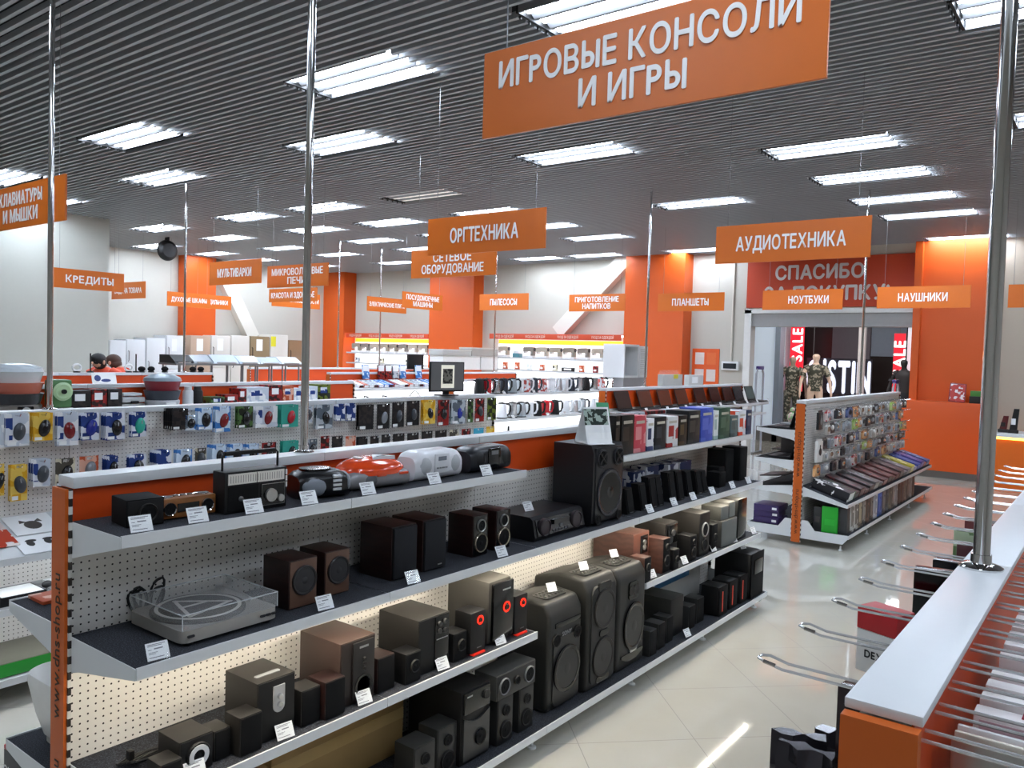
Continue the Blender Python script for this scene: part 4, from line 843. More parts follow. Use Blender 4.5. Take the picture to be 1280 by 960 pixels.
MB().box(.036, .045, .01, 4.39, 1.47, 1.49).build('light_strip', COOLLED, D2)
shelf(E2, 1, 0, 5.0, 1.36, .42, None, tilt=.25, led=COOLLED, bracket=False); shelf(E2, 1, 0, 5.0, 1.0, .42, None, led=COOLLED, bracket=False)
LITP = mat('f2f4f6', .6, emit=.8, var=0)
for g, z0, z1, W in ((D2, .62, 1.465, 4.4), (E2, 1.02, 1.27, 5.0)): MB().box(.031, .034, .01, W - .01, z0, z1).build('backlit_panel', LITP, g)
for px, py, xx, lb in ((422, 455, -12.75, 'slim chrome pole over the far gondola, left one'), (474, 456, -12.75, 'slim chrome pole over the far gondola, right one'), (617, 467, -10.3, 'slim chrome pole beside the lit kettles'), (806, 482, -5.08, 'slim chrome pole standing on the laptop gondola'), (230, 463, -10.3, 'slim chrome pole above the range hoods at the left'), (1075, 494, -2.68, 'slim chrome pole in front of the entrance')):
    pole(xx, at(px, py, 'x', xx).y, HC + .021 if xx > -2.7 or xx < -2.7 else HC, lb)
# ---- kettles
def kettle(label, x, y, z, h2, body, trim, kind, group):
    t = thing('kettle', label, 'kettle', (x, y, z), -.72 + R.uniform(-.12, .12), group); r = h2 * .33
    p = [(r * .95, .014), (r * 1.0, .03), (r * .97, h2 * .3), (r * .80, h2 * .8), (r * .72, h2 * .9)] if kind == 0 else [(r * .85, .014), (r * .92, .03), (r * .9, h2 * .5), (r * .84, h2 * .9)]
    MB().lathe([(0, .014)] + p + [(0, h2 * .9)], 'z', n=20).prism([(-.012, h2 * .78), (.012, h2 * .78), (.008, h2 * .9), (-.008, h2 * .9)], 'x', -r * .5, -r * .5 + .001).build('body', body, t)
    MB().lathe([(r * .76, h2 * .9), (r * .66, h2 * .96), (r * .2, h2 * .98), (.012, h2 * 1.0), (0, h2 * 1.0)], 'z', n=18).build('lid', trim, t)
    MB().tube([(0, r * .7, h2 * .88), (0, r * 1.3, h2 * .9), (0, r * 1.6, h2 * .78), (0, r * 1.6, h2 * .45), (0, r * 1.35, h2 * .25), (0, r * .95, h2 * .18)], h2 * .065, 8).build('handle', trim, t)
    MB()._add([(a, -r * .6, b) for a, b in ((-.025, h2 * .72), (.025, h2 * .72), (.022, h2 * .88), (-.022, h2 * .88))] + [(0, -r * 1.3, h2 * .88), (0, -r * .75, h2 * .7)], [(0, 1, 5), (1, 2, 4, 5), (2, 3, 4), (3, 0, 5, 4)]).build('spout', body, t)
    MB().lathe([(r * 1.0, 0), (r * 1.02, .01), (r * .9, .014), (0, .014)], 'z', n=20).build('power_base', trim, t); return t
KC = {'black': BLACK, 'white': mat('dfe2e6', .25), 'steel': mat('a8abad', .25, .8), 'red': mat('b8202a', .25), 'charcoal': mat('26303c', .3), 'pink-flowered': printed('b5524a', 'dcd6d8', 26), 'silver': mat('c3c6c8', .25, .7), 'glass': mat('aab4ba', .1, .3)}
KR1 = [(598, 'black', 'black'), (607, 'red', 'black'), (618, 'steel', 'black'), (628, 'charcoal', 'black'), (639, 'glass', 'black'), (648, 'white', 'white'), (656, 'pink-flowered', 'white'), (666, 'charcoal', 'charcoal'), (677, 'pink-flowered', 'white'), (687, 'white', 'white'), (696, 'silver', 'white'), (704, 'white', 'white'), (712, 'charcoal', 'charcoal'), (722, 'silver', 'black'), (731, 'black', 'black'), (741, 'steel', 'white'), (750, 'pink-flowered', 'black')]
KR2 = [(627, 'white', 'black'), (640, 'silver', 'black'), (651, 'glass', 'black'), (661, 'white', 'white'), (671, 'black', 'black'), (681, 'red', 'red'), (693, 'black', 'black'), (706, 'white', 'white'), (717, 'silver', 'white'), (727, 'glass', 'black'), (739, 'white', 'white'), (748, 'white', 'white')]
for rw, KR, z, hh in (('upper', KR1, 1.321, .235), ('lower', KR2, .956, .24)):
    for i, (px, c, tr) in enumerate(KR):
        y = at(px, 480, 'x', -7.3).y
        kettle('%s kettle, %s from the left on the %s lit shelf' % (c, ORD[i], rw), -7.28, y, z, hh, KC[c], BLACK if tr == 'black' else KC.get(tr, BLACK), i % 2, 'kettles on the %s lit shelf' % rw)
        if i % 2 == 0: price(-7.205 if z > 1 else -7.15, y + .125, z, 'small price card by the %s kettle of the %s lit shelf' % (ORD[i], rw), rz=0, group='price cards on the kettle shelves')
for i, (px, w2, h2, mm, lb) in enumerate(((626, .16, .05, 'tan', 'low tan tray'), (639, .05, .24, 'dark', 'tall dark coffee grinder'), (645, .12, .09, 'dark', 'squat dark appliance'), (658, .08, .14, 'dark', 'dark hand blender'), (697, .2, .06, 'grey', 'curled grey appliance'), (722, .14, .12, 'grey', 'pale mixer'))):
    y = at(px, 535, 'x', -7.2).y; t = thing('small_appliance', lb + ' on the lowest lit kettle shelf', 'appliance', (-7.25, y, .601))
    MB().lathe([(w2 * .5, 0), (w2 * .5, h2 * .3), (w2 * .38, h2 * .5)], 'z', n=18).build('base', {'tan': WOOD_TAN, 'dark': CHAR, 'grey': SILVER}[mm], t); MB().lathe([(w2 * .34, h2 * .5), (w2 * .3, h2 * .95), (w2 * .1, h2), (0, h2)], 'z', n=18).build('top', {'tan': CHAR, 'dark': BLACK, 'grey': WHITE}[mm], t)
# ---- brochures and irons
for i in range(17):
    y = at(440 + i * 6.3, 476, 'x', -10.1).y; cs = ('white', 'red', 'blue', 'navy', 'grey', 'orange')[(i * 5 + i // 3) % 6]
    t = slab('%s boxed iron lying on the sloping lit shelf, %s from the left' % (cs, ORD[i]), 'iron_box', 'box', -10.22, -9.92, y, y + .10, 1.352, .05, PK[cs]); t.rotation_euler = (0, math.atan(.25), 0); t['group'] = 'boxes on the sloping lit shelf'
    MB().box(.301, .303, .005, .095, .004, .046).build('end_print', PK['red' if i % 3 == 0 else 'white'], t)
for i, (px, c) in enumerate(((458, 'blue'), (477, 'red'), (486, 'red'), (495, 'grey'), (504, 'blue'), (524, 'blue'))):
    y = at(px, 465, 'x', -10.2).y; t = thing('upright_pack', '%s and white pack standing upright behind the iron boxes, %s of six' % (c, ORD[i]), 'product pack', (-10.205, y, 1.412)); t.rotation_euler = (0, -.12, 0)
    MB().box(-.015, .015, -.07, .07, 0, .24, .002).build('pack', PK[c], t); MB().box(.0155, .0165, -.065, .065, .13, .23).build('header', PAPER, t)
def iron(px, c, lb):
    t = thing('clothes_iron', lb, 'iron', (-10.02, at(px, 490, 'x', -10.0).y, 1.001), PI / 2)
    MB().prism([(-.12, -.05), (.02, -.055), (.12, 0), (.02, .055), (-.12, .05)], 'z', 0, .012).build('soleplate', SILVER, t); MB().prism([(-.11, .012), (.09, .012), (.03, .05), (-.1, .075)], 'y', -.035, .035).build('body', KC[c], t)
    MB().tube([(.04, 0, .05), (.0, 0, .12), (-.08, 0, .13), (-.1, 0, .06)], .013, 8).build('handle', BLACK, t)
iron(446, 'steel', 'grey clothes iron on the lit shelf, left one'); iron(461, 'red', 'dark red clothes iron on the lit shelf'); iron(484, 'black', 'black clothes iron on the lit shelf, right one')
tag(MB().tube([(-9.93, at(512 + 2 * k, 500, 'x', -9.93).y, 1.12 + .09 * math.sin(k * .5)) for k in range(8)], .008, 6).build('steam_hose', CHAR), 'thin dark looped hose hanging before the lit panel', 'hose')
t = thing('box_monitor', 'black flat screen seen from behind at the far lit gondola', 'monitor', (-10.35, at(519, 455, 'x', -10.35).y, HC + .021), 0); MB().box(-.02, .02, -.2, .2, .05, .32, .004).build('housing', BLACK, t); MB().box(-.06, .06, -.08, .08, 0, .01).box(-.01, .01, -.03, .03, .01, .06).build('stand', BLACK, t)
# ---- kitchen appliances on D1 (bases hidden behind the mouse gondola)
XD = -7.30
def Y(px, x=XD): return at(px, 490, 'x', x).y
def steamer(label, y, r, tiers, bm, lm):
    t = thing('food_steamer', label, 'steamer', (XD, y, 1.281))
    MB().lathe([(r * .8, 0), (r * .9, .02), (r * .95, .09), (r * .9, .1), (0, .1)], 'z', n=28).build('base', bm, t); z = .1
    for k, mm in enumerate(tiers): MB().lathe([(r * .86, z), (r, z + .085), (r * 1.02, z + .09), (0, z + .09)], 'z', n=28).build('basket', mm, t); z += .09
    MB().lathe([(r * 1.04, z), (r * .98, z + .03), (r * .6, z + .06), (r * .1, z + .068), (0, z + .068)], 'z', n=28).build('lid', lm, t); return t
t = steamer('tall food steamer with a grey lid and red middle', Y(203), .165, [mat('39404c', .4), mat('8a2130', .3)], mat('b9bcc0', .4), mat('8fa0ac', .3)); MB().box(.14, .165, -.05, .05, .02, .08, .006).build('control_panel', PAPER, t)
t = steamer('large steel multicooker with a clear steamer on top, at the left edge', Y(20), .20, [mat('2a2b2f', .3), mat('c26a55', .2), mat('d3d8da', .15)], mat('8f8a84', .3, .8), mat('c6d0d6', .15)); MB().box(.175, .2, -.06, .06, .01, .09, .01).build('control_panel', GLOSS, t); MB().lathe([(.03, .2), (.035, .206), (.024, .206)], 'x', (0, 0, .05), 20).build('dial', SILVER, t)
t = thing('juicer', 'green juicer with a round pale green front', 'juicer', (XD, Y(73), 1.281)); MB().box(-.1, .1, -.09, .09, 0, .06, .01).build('base', SILVER, t); MB().box(-.08, .07, -.085, .085, .06, .30, .02).build('housing', mat('4f7a4a', .4), t); MB().lathe([(.075, .07), (.08, .09), (.06, .1), (.03, .095), (0, .1)], 'x', (0, 0, .2), 26).build('disc', mat('a9c79a', .35), t); MB().lathe([(.02, .1), (.02, .12), (0, .12)], 'x', (0, 0, .2), 16).build('hub', BLACK, t)
for i, (a, b, h2, c, lb) in enumerate(((87, 113, .20, 'black', 'black coffee machine carton'), (113, 133, .21, 'red', 'dark red carton beside the black one'), (133, 152, .21, 'black', 'black carton with an orange flap'), (262, 280, .11, 'green', 'low green and white carton'), (280, 297, .13, 'red', 'low red and white carton'), (297, 307, .19, 'red', 'narrow dark red carton'), (307, 335, .20, 'white', 'white carton picturing a kettle'), (335, 352, .22, 'red', 'red patterned carton'), (352, 366, .21, 'orange', 'carton with a red and black picture'), (366, 380, .18, 'white', 'grey carton left of the middle pole'), (384, 396, .20, 'white', 'white carton right of the middle pole'), (396, 412, .22, 'olive', 'green vegetable picture carton'))):
    y0, y1 = Y(a), Y(b); t = thing('appliance_box', lb + ' on the kitchen appliance shelf', 'box', (XD, y0, 1.281)); MB().box(-.16, .02, .004, y1 - y0 - .004, 0, h2, .002).build('carton', PK[c], t)
    MB().box(.02, .0206, (y1 - y0) * .2, (y1 - y0) * .7, h2 * .55, h2 * .85).build('label', PAPER if c in ('black', 'red') else PK['navy'], t)
for i, (a, b, h2, lb) in enumerate(((153, 182, .11, 'grey waffle maker'), (158, 180, .05, ''))):
    if not lb: continue
    t = thing('waffle_maker', lb + ' with stacked flat lids on the kitchen shelf', 'waffle maker', (XD, Y(a), 1.281)); W = Y(b) - Y(a)
    MB().box(-.2, 0, 0, W, .0, .07, .012).build('lower_half', SILVER, t); MB().box(-.2, 0, 0, W, .08, .13, .015).build('upper_half', mat('c9cbcc', .3), t); MB().box(0, .03, W * .35, W * .65, .075, .095, .004).build('handle', BLACK, t); MB().box(-.18, -.02, W * .1, W * .9, .14, .165, .006).build('tray', WHITE, t)
for px, mm, lb in ((235, WHITE, 'white thermos flask on the kitchen shelf'), (247, BLACK, 'black thermos flask on the kitchen shelf')):
    t = thing('thermos_flask', lb, 'flask', (XD, Y(px), 1.281)); MB().lathe([(.05, 0), (.052, .02), (.05, .17), (.042, .185)], 'z', n=20).build('body', mm, t); MB().lathe([(.036, .185), (.034, .22), (0, .222)], 'z', n=18).build('cap', mat('c9ccce', .3) if mm is WHITE else CHAR, t)
# ---- E1: small stands on the cap, leaflet
for i, (px, h2, lb) in enumerate(((96, .05, 'ring'), (113, .24, 'antenna'), (170, .24, 'antenna'), (177, .07, 'puck'), (189, .07, 'puck'), (206, .07, 'puck'), (241, .07, 'puck'), (251, .07, 'puck'), (161, .10, 'ring'))):
    y = at(px, 463, 'x', -10.3).y; t = thing('display_gadget', {'ring': 'small white ring shaped gadget', 'antenna': 'thin upright antenna gadget', 'puck': 'small dark round gadget'}[lb] + ' on the rear orange gondola, %s from the left' % ORD[i], 'gadget', (-10.3, y, HC + .021))
    MB().lathe([(.04, 0), (.04, .012), (.012, .02)], 'z', n=16).build('base', BLACK, t)
    if lb == 'antenna': MB().tube([(0, 0, .015), (0, 0, h2)], .009, 8).build('mast', CHAR, t)
    elif lb == 'puck': MB().ball((0, 0, .045), .035, .05, .035, 14, 8).build('body', MATT, t)
    else: MB().tube([(0, .05 * math.cos(a), .06 + .04 * math.sin(a)) for a in [k * PI / 8 for k in range(16)]], .014, 8, True).build('ring', PAPER, t)
t = thing('leaflet', 'white leaflet with blue pictures standing on the rear orange gondola', 'leaflet', (-10.02, at(118, 470, 'x', -10.0).y, 1.301)); t.rotation_euler = (0, -.3, 0); MB().box(0, .003, 0, .3, 0, .24).build('sheet', PAPER, t)
MB().ball((.003, .07, .17), .001, .04, .04).ball((.003, .17, .14), .001, .06, .02).ball((.003, .12, .08), .001, .05, .015).build('picture', mat('2b3f7c', .5), t)
# ---- laptops on C2
def laptop(label, x, y, z, w2, lid, scr, rz=0.0, open_=1.9, group='open laptops on the top shelf'):
    t = thing('laptop', label, 'laptop', (x, y, z), rz, group); d = w2 * .66
    b = MB().box(-d / 2, d / 2, -w2 / 2, w2 / 2, 0, .018, .004).build('base', mat('19191b', .4), t); MB().box(-d * .3, d * .12, -w2 * .44, w2 * .44, .018, .0195).build('keyboard', MATT, b); MB().box(d * .2, d * .42, -w2 * .14, w2 * .14, .018, .0188).build('touchpad', DKGREY, b)
    xf = Matrix.Translation((-d / 2, 0, .018)) @ Matrix.Rotation(PI / 2 - open_, 4, 'Y')
    l = MB(xf).box(-.006, .004, -w2 / 2, w2 / 2, 0, d, .002).build('lid', lid, t); MB(xf).box(.0042, .0052, -w2 * .47, w2 * .47, d * .06, d * .95).build('screen', scr, l); return t
LS = [('black matt', mat('15100f', .3)), ('brownish', mat('4b2a20', .2)), ('brownish', mat('4d2c21', .2)), ('brown icon', mat('472a1f', .2)), ('dark red', mat('2f1512', .2)), ('dark red framed', mat('381814', .2)), ('dark red framed', mat('381814', .2)), ('grey', mat('3a3538', .2)), ('pale', mat('5e6a66', .2))]
for i, (px, (nm, sm)) in enumerate(zip((790, 817, 841, 862, 885, 903, 919, 932, 946), LS)):
    y = at(px, 505, 'x', -4.85).y
    laptop('open laptop with a %s screen, %s from the left of the top shelf' % (nm, ORD[i]), -4.82, y, 1.2415, .36, BLACK, sm)
    price(-4.685, y + .1, 1.2415, '%s price card before the %s open laptop' % ('yellow' if i in (0, 4) else 'white', ORD[i]), rz=0, group='price cards before the open laptops')
for i in range(5):
    t = laptop('closed silver laptop lying below the open ones, %s from the left' % ORD[i], -4.8, 8.95 + i * .75, 1.0815, .36, SILVER, GLOSS, 0, .03 + PI / 2 * 0, 'closed laptops under the open ones')
# things standing behind the laptop row
t = thing('display_cabinet', 'white open-sided cabinet with a vented side standing behind the laptops', 'cabinet', (-7.5, at(770, 490, 'x', -7.5).y, HC + .021))
W = 1.0; m = MB()
m.box(-.3, .15, 0, .04, 0, .62).box(-.3, .15, .52, .56, 0, .62).box(-.3, .15, .04, .52, .58, .62).box(-.3, .15, .04, .52, 0, .04).box(-.3, -.28, .04, .52, .04, .58).box(-.25, .13, .62, .95, 0, .6, .01).build('frame', WHITE, t)
MB().box(-.27, -.1, .1, .46, .04, .36).build('drive_cage', MIDGREY, t); MB().box(-.26, -.2, .2, .36, .44, .52).build('fan', CHAR, t); m = MB()
for k in range(14): m.box(.13, .133, .66, .91, .06 + .036 * k, .078 + .036 * k)
m.build('vent', mat('b9bbba', .5), t); MB().box(-.28, .12, .05, .9, -HC - .021, 0).build('pedestal', MIDGREY, t)
t = thing('storage_boxes', 'clear topped white carton with a yellow sticker behind the laptops', 'box', (-5.1, at(825, 481, 'x', -5.1).y, HC + .021)); MB().box(-.04, .04, 0, .62, 0, .16, .006).build('carton', mat('b7b7b3', .4), t); MB().prism([(-.04, .16), (.04, .16), (.02, .22), (-.02, .22)], 'y', .02, .5).build('clear_lid', CLEAR, t); MB().box(.0405, .0415, .33, .47, .1, .16).build('sticker', mat('d8c63a', .4), t)
t = thing('storage_boxes', 'second grey carton at the right end behind the laptops', 'box', (-5.1, at(858, 481, 'x', -5.1).y, HC + .021)); MB().box(-.04, .04, 0, .5, 0, .15, .006).build('carton', mat('c9c9c6', .4), t); MB().box(.0405, .0415, .1, .3, .03, .12).build('label', PAPER, t)
y0 = at(545, 462, 'x', -12.3).y
for k, (ya, yb, za, zb, xx, c, lb) in enumerate(((0, 1.3, 0, .32, .2, 'd3d3d0', 'long pale carton behind the brochure gondola, lower left'), (1.34, 1.95, 0, .315, .2, 'c9cac8', 'short pale carton behind the brochure gondola, lower right'), (-.02, .95, .321, .46, .22, 'a9aaa6', 'flat greyish carton on top of the long pale one'), (1.0, 1.95, .321, .52, .2, '9c9a94', 'grey clear topped carton on top of the short pale one'))):
    t = thing('product_box', lb, 'box', (-12.3, y0, HC)); MB().box(-xx, xx, ya, yb, za, zb - .03, .006).build('carton', mat(c, .4), t); MB().box(-xx - .005, xx + .005, ya - .003, yb + .003, zb - .0295, zb, .004).build('lid', mat('bdbcb6', .3), t)
# ---- cartons on the far top shelf of the audio gondola
BX = [(755, 773, .235, '16110e', '2c1f14', 'dark brown'), (776, 792, .235, '17120f', '2a1d12', 'second dark brown'), (792, 807, .225, 'c2434f', 'd88a8c', 'pinkish red'), (808, 817, .20, 'e4e4e6', '24345c', 'white and navy narrow'), (818, 832, .205, '15161a', '2a3038', 'black'), (833, 847, .20, 'd8d8d6', 'a02a28', 'white with red base'), (848, 858, .20, '1d1710', '4a3a1c', 'black and gold'), (859, 874, .225, '1a1a1c', '33332f', 'charcoal'), (875, 890, .235, '3b4fae', '5468c0', 'bright blue'), (891, 897, .21, 'dfe2de', '9fb6ae', 'narrow white'), (898, 911, .225, '2f4a3a', '44604c', 'dark green'), (912, 921, .16, '5a6b6c', '44504f', 'low grey-green'), (922, 931, .19, 'd9d9dc', 'd44a2c', 'white and red'), (932, 938, .19, '2a3550', '3d4a66', 'dark blue narrow')]
XB = -2.33
for i, (a, b, h2, c0, c1, lb) in enumerate(BX):
    y0, y1 = at(a, 570, 'x', XB).y, at(b, 570, 'x', XB).y; y0 = max(y0, 4.06)
    t = thing('product_box', '%s carton, %s along the far top shelf' % (lb, ORD[i]), 'box', (XB, y0, 1.339), 0, 'cartons on the far top shelf'); W = max(.05, y1 - y0 - .006)
    MB().box(-.17, 0, 0, W, 0, h2, .002).build('carton', printed(c0, c1, 9), t); MB().box(0, .0008, W * .12, W * .6, h2 * .35, h2 * .7).build('print', mat(c1, .4), t); MB().box(0, .001, W * .15, W * .85, h2 * .78, h2 * .86).build('title', mat('b9b2a2', .4), t)
for i in range(6):
    y0 = 4.2 + i * .3; t = thing('product_box', 'pale carton lying behind the upright ones of the far top shelf, %s' % ORD[i], 'box', (-2.535, y0, 1.339), 0, 'cartons behind the upright ones'); MB().box(-.05, .02, 0, .26, 0, .22, .002).build('carton', PK[('beige', 'grey', 'red', 'white', 'beige', 'navy')[i]], t)
# ---- opposite side of the audio gondola, seen past its end panel
t = thing('wireless_router', 'white rounded box shaped device on the hidden side of the audio gondola', 'router', (-2.915, 1.36, .501)); MB().prism(rrect(.2, .22, .05), 'z', .0, .03, True).build('base', mat('bcbcb8', .4), t)
m = MB(); vs = []; fs = []; rr = rrect(1, 1, .22, 6); n = len(rr)
for s, z in ((.72, .03), (.86, .12), (1.0, .26), (.98, .29), (.9, .30)): vs += [(u * .30 * s, v * .32 * s, z * .85) for u, v in rr]
for i in range(4):
    for k in range(n): fs.append((i * n + k, i * n + (k + 1) % n, (i + 1) * n + (k + 1) % n, (i + 1) * n + k))
fs += [tuple(range(n)), tuple(range(4 * n, 5 * n))]; m._add(vs, fs, True); m.build('housing', mat('e6e5e1', .4), t)
t = thing('product_box', 'dark carton reading QUANTUM at the lower left corner', 'box', (-3.18, 1.19, .201)); MB().box(0, .30, 0, .3, 0, .23, .003).build('carton', mat('3a3b3e', .5), t); MB().box(0, .3, 0, .3, .231, .245, .002).build('red_folder', mat('b3242c', .4), t); text('QUANTUM', .045, LETTER, t, (.12, -.001, .16), FACE_Y, bold=.01, depth=.001)
for i, (x, y, c) in enumerate(((-3.0, 1.22, 'orange'), (-2.85, 1.26, 'grey'))): t = slab('%s picture leaflet on the hidden upper shelf of the audio gondola' % ('orange' if i == 0 else 'grey'), 'leaflet', 'leaflet', x - .06, x + .06, y, y + .18, 1.0015, .012, PK[c], 0.0)
# ================================================================ headphone gondola in line with the audio one
HB = 1.515
H = gondola('headphone gondola with www.dns-shop.ru on its orange end panel', -2.68, 8.51, 4, 1.1, HB, split=HB - .035)
shelf(H, 1, 0, 4.4, .62, .50, CARPET, tilt=.30, cuts=[1.1, 2.2, 3.3]); shelf(H, 1, 0, 4.4, .165, .52, CARPET, cuts=[1.1, 2.2, 3.3], base=True)
for z, d, tl in ((1.20, .46, 0), (.88, .47, 0), (.62, .50, .12)): shelf(H, -1, 0, 4.4, z, d, MATT, cuts=[1.1, 2.2, 3.3], tilt=tl)
shelf(H, -1, 0, 4.4, .165, .52, CARPET, cuts=[1.1, 2.2, 3.3], base=True)
PAL = ['silver', 'black', 'orange', 'white', 'silver', 'green', 'black', 'red', 'silver', 'brown', 'white', 'grey', 'orange', 'black', 'silver', 'navy', 'white', 'black', 'silver', 'grey']
HP = {k: printed(c0, c1, 13) for k, c0, c1 in (('silver', 'b9bdc2', '8b8f95'), ('black', '1a1a1d', '34343a'), ('orange', 'c07436', 'd9a878'), ('white', 'e0e0dc', 'b4b0ab'), ('green', '93b83e', 'b9cc86'), ('red', 'b01f2a', 'd9c9c6'), ('brown', '6b4a38', '94765f'), ('grey', '7b7f84', '9a9ea3'), ('navy', '27345c', '5f6c96'))}
for r, (z, n) in enumerate(((1.43, 20), (1.285, 19), (1.13, 19), (.985, 18), (.86, 15))):
    for i in range(n):
        y = 8.64 + i * (4.2 / n) + R.uniform(-.02, .02); c = PAL[(i * 7 + r * 3) % len(PAL)]; w2, h2 = R.uniform(.16, .195), (.10 if r == 3 else R.uniform(.112, .122)); n2 = ORD[i]; lb = '%s earphone pack, %s from the near end, %s hook row of the headphone gondola' % (c, n2, ('top', 'second', 'third', 'fourth', 'lowest')[r])
        if r == 0 and i == 0: c, w2, h2, lb = 'black', .16, .2, 'tall black headphone box at the near end of the top hook row'
        if r == 2 and i == 0: c, w2, h2, lb = 'white', .16, .24, 'white headphone box with a dark emblem at the near end'; y += .01
        if (r in (1, 3)) and i == 0: continue
        x = -2.52 + R.uniform(-.02, .02)
        t = thing('earphone_pack', lb, 'product pack', (x, y, z - .016), R.uniform(-.12, .12), 'earphone packs hung on the headphone gondola')
        MB().box(-.016, .012, -w2 / 2, w2 / 2, -h2, -.02, .002).box(-.002, .002, -w2 / 2, w2 / 2, -.02, 0).build('pack', HP[c] if h2 < .19 else (mat('1b1d22', .4) if c == 'black' else mat('d9d8d4', .4)), t)
        if h2 < .19: MB().ball((.014, 0, -h2 * .5), .012, w2 * .3, h2 * .25, 10, 6).build('blister', HP[('black', 'silver', 'white', 'grey', 'brown')[(i * 3 + r) % 5]] if i % 3 else CHROME, t)
        else: MB().lathe([(.035, .0125), (.04, .016), (.02, .016), (0, .014)], 'x', (0, 0, -h2 * .55), 18).box(.012, .014, -.012, .012, -h2 * .42, -h2 * .25).build('emblem', MIDGREY if c == 'black' else BLACK, t)
    for i in range(1 if r in (1, 3) else 0, n): MB().tube([(.03, .13 + i * (4.2 / n), z - .008), (.24, .13 + i * (4.2 / n), z - .008), (.25, .13 + i * (4.2 / n), z + .008)], .003, 5).build('hook', CHROME, H)
# boxes lying like shingles on the sloping shelf
TC = [('26262a', 'e8e8e6', 'black with a white edge'), ('3b2626', '201818', 'dark red'), ('2c2022', '5a2c2c', 'dark brown'), ('3a2323', '6a3434', 'dark red patterned'), ('2b2526', '4d2424', 'black and red'), ('57514f', '86807c', 'grey'), ('65605f', '3b3736', 'dull grey'), ('4b2c2a', '7a3d38', 'reddish brown'), ('5b3532', '3a2422', 'brown red'), ('6b3a35', '442826', 'rust red'), ('52302d', '7a4a44', 'rusty'), ('463634', '6e5a56', 'grey brown'), ('8a8587', '5e5a5c', 'pale grey'), ('6c5f63', 'a09a9c', 'lilac grey'), ('a79c3a', 'd8d0a0', 'yellow'), ('7a76a6', 'b9b6cc', 'lilac'), ('2f3f7e', '5a6db0', 'navy'), ('4a3f7a', '7d72aa', 'violet'), ('7a3b36', 'b07a70', 'red'), ('35467a', '9aa5c4', 'blue')]
for i, (c0, c1, nm) in enumerate(TC):
    y = 8.60 + i * .213; t = thing('keyboard_box', '%s flat box on the sloping shelf, %s from the near end' % (nm, ORD[i]), 'box', (-2.60, y, .612), 0, 'flat boxes on the sloping shelf'); t.rotation_euler = (0, math.atan(.30), 0)
    h2 = .10 if i == 0 else .055 + .02 * (i % 3)
    MB().box(.02, .41, 0, .2, 0, h2, .003).build('carton', printed(c0, c1, 13), t)
    MB().box(.4105, .412, .01, .19, .008, h2 - .008).build('end_print', mat(c1, .4) if i else mat('dfe0de', .4), t)
    if i == 0: MB().box(.41, .413, .19, .2, .0, h2).box(.03, .4, .195, .2008, h2 * .2, h2).build('green_corner', mat('2f8a3a', .4), t)
# upright boxes on the bottom deck
DC = [(.10, .24, .06, '3a3a3c', '55504e', 'grey clear pack'), (.16, .30, .10, '1fa32a', '27b434', 'bright green'), (.17, .36, .11, '2e3033', '2a2b2d', 'plain dark grey'), (.14, .36, .13, 'c9c9c4', '77736c', 'white headphone'), (.15, .36, .12, 'd2d0c8', '6a6660', 'white and grey headphone'), (.13, .33, .12, '5a5046', 'a89a7c', 'dark gold'), (.15, .34, .14, '3b3b3c', '8a8680', 'black and silver'), (.16, .34, .14, '6a4f3f', '2b2a2a', 'copper and black'), (.15, .33, .14, '2b2b2c', '77706a', 'black'), (.18, .35, .16, 'c5c8cc', '8f9398', 'pale headphone'), (.2, .37, .16, '24468c', '3562b5', 'blue'), (.15, .33, .15, '3a3f48', '6f6a66', 'slate'), (.16, .33, .15, '4e5a62', '2a2e33', 'dark teal grey'), (.15, .32, .15, '7b7864', '4a4840', 'olive grey'), (.14, .32, .15, '57504c', '8b827c', 'brown grey'), (.15, .33, .15, 'a9aaac', '77787a', 'light grey'), (.17, .36, .16, '4a2c28', '2a1a18', 'dark maroon'), (.16, .36, .16, '5c4038', '3a2823', 'brown'), (.15, .35, .16, '84786c', '5a4f48', 'tan'), (.15, .36, .16, '3f3430', '6a5a52', 'dark brown'), (.15, .35, .16, '96928e', '6a6662', 'grey patterned'), (.14, .35, .16, '4b3a34', '2e2522', 'black brown')]
y = 8.545
for i, (w2, h2, d, c0, c1, nm) in enumerate(DC):
    if i in (0, 1, 2): x1 = (-2.46, -2.275, -2.19)[i]
    else: x1 = -2.19
    if i == 0: yy = 8.62
    elif i == 1: yy = 8.545
    elif i == 2: yy = 8.57
    else: yy = y
    if i >= 2: y = (8.57 + .12 if i == 2 else y + w2) + .012
    ww = .02 if i == 1 else (.03 if i == 0 else (.11 if i == 2 else w2))
    t = thing('headphone_box', '%s box standing on the headphone gondola deck, %s from the near end' % (nm, ORD[i]), 'box', (x1, yy, .166), 0, 'upright boxes on the headphone gondola deck')
    dd = (.08, .16, d)[i] if i < 3 else d
    MB().box(-dd, 0, 0, ww, 0, min(h2, .27), .003).build('carton', printed(c0, c1, 12) if i > 2 else mat(c0, .45), t)
    if i > 2: MB().box(0, .001, ww * .15, ww * .85, .06, .22).build('picture', printed(c1, c0, 10), t)
    else: MB().box(-dd * .8, -dd * .2, -.001, 0, .08, .14).build('label', mat(c1, .3), t)
for k in range(3):
    t = thing('product_box', 'purple carton at the hidden side of the headphone gondola, %s of a stack of three' % ('lowest', 'middle', 'topmost')[k], 'box', (-3.16, 8.56, .166 + .066 * k), .1 * (k == 1), 'stack of purple cartons')
    MB().box(0, .27, 0, .3, 0, .065, .003).build('carton', mat('3a2a5c', .4), t); MB().box(.2, .25, -.0008, 0, .02, .045).build('label', PAPER, t)
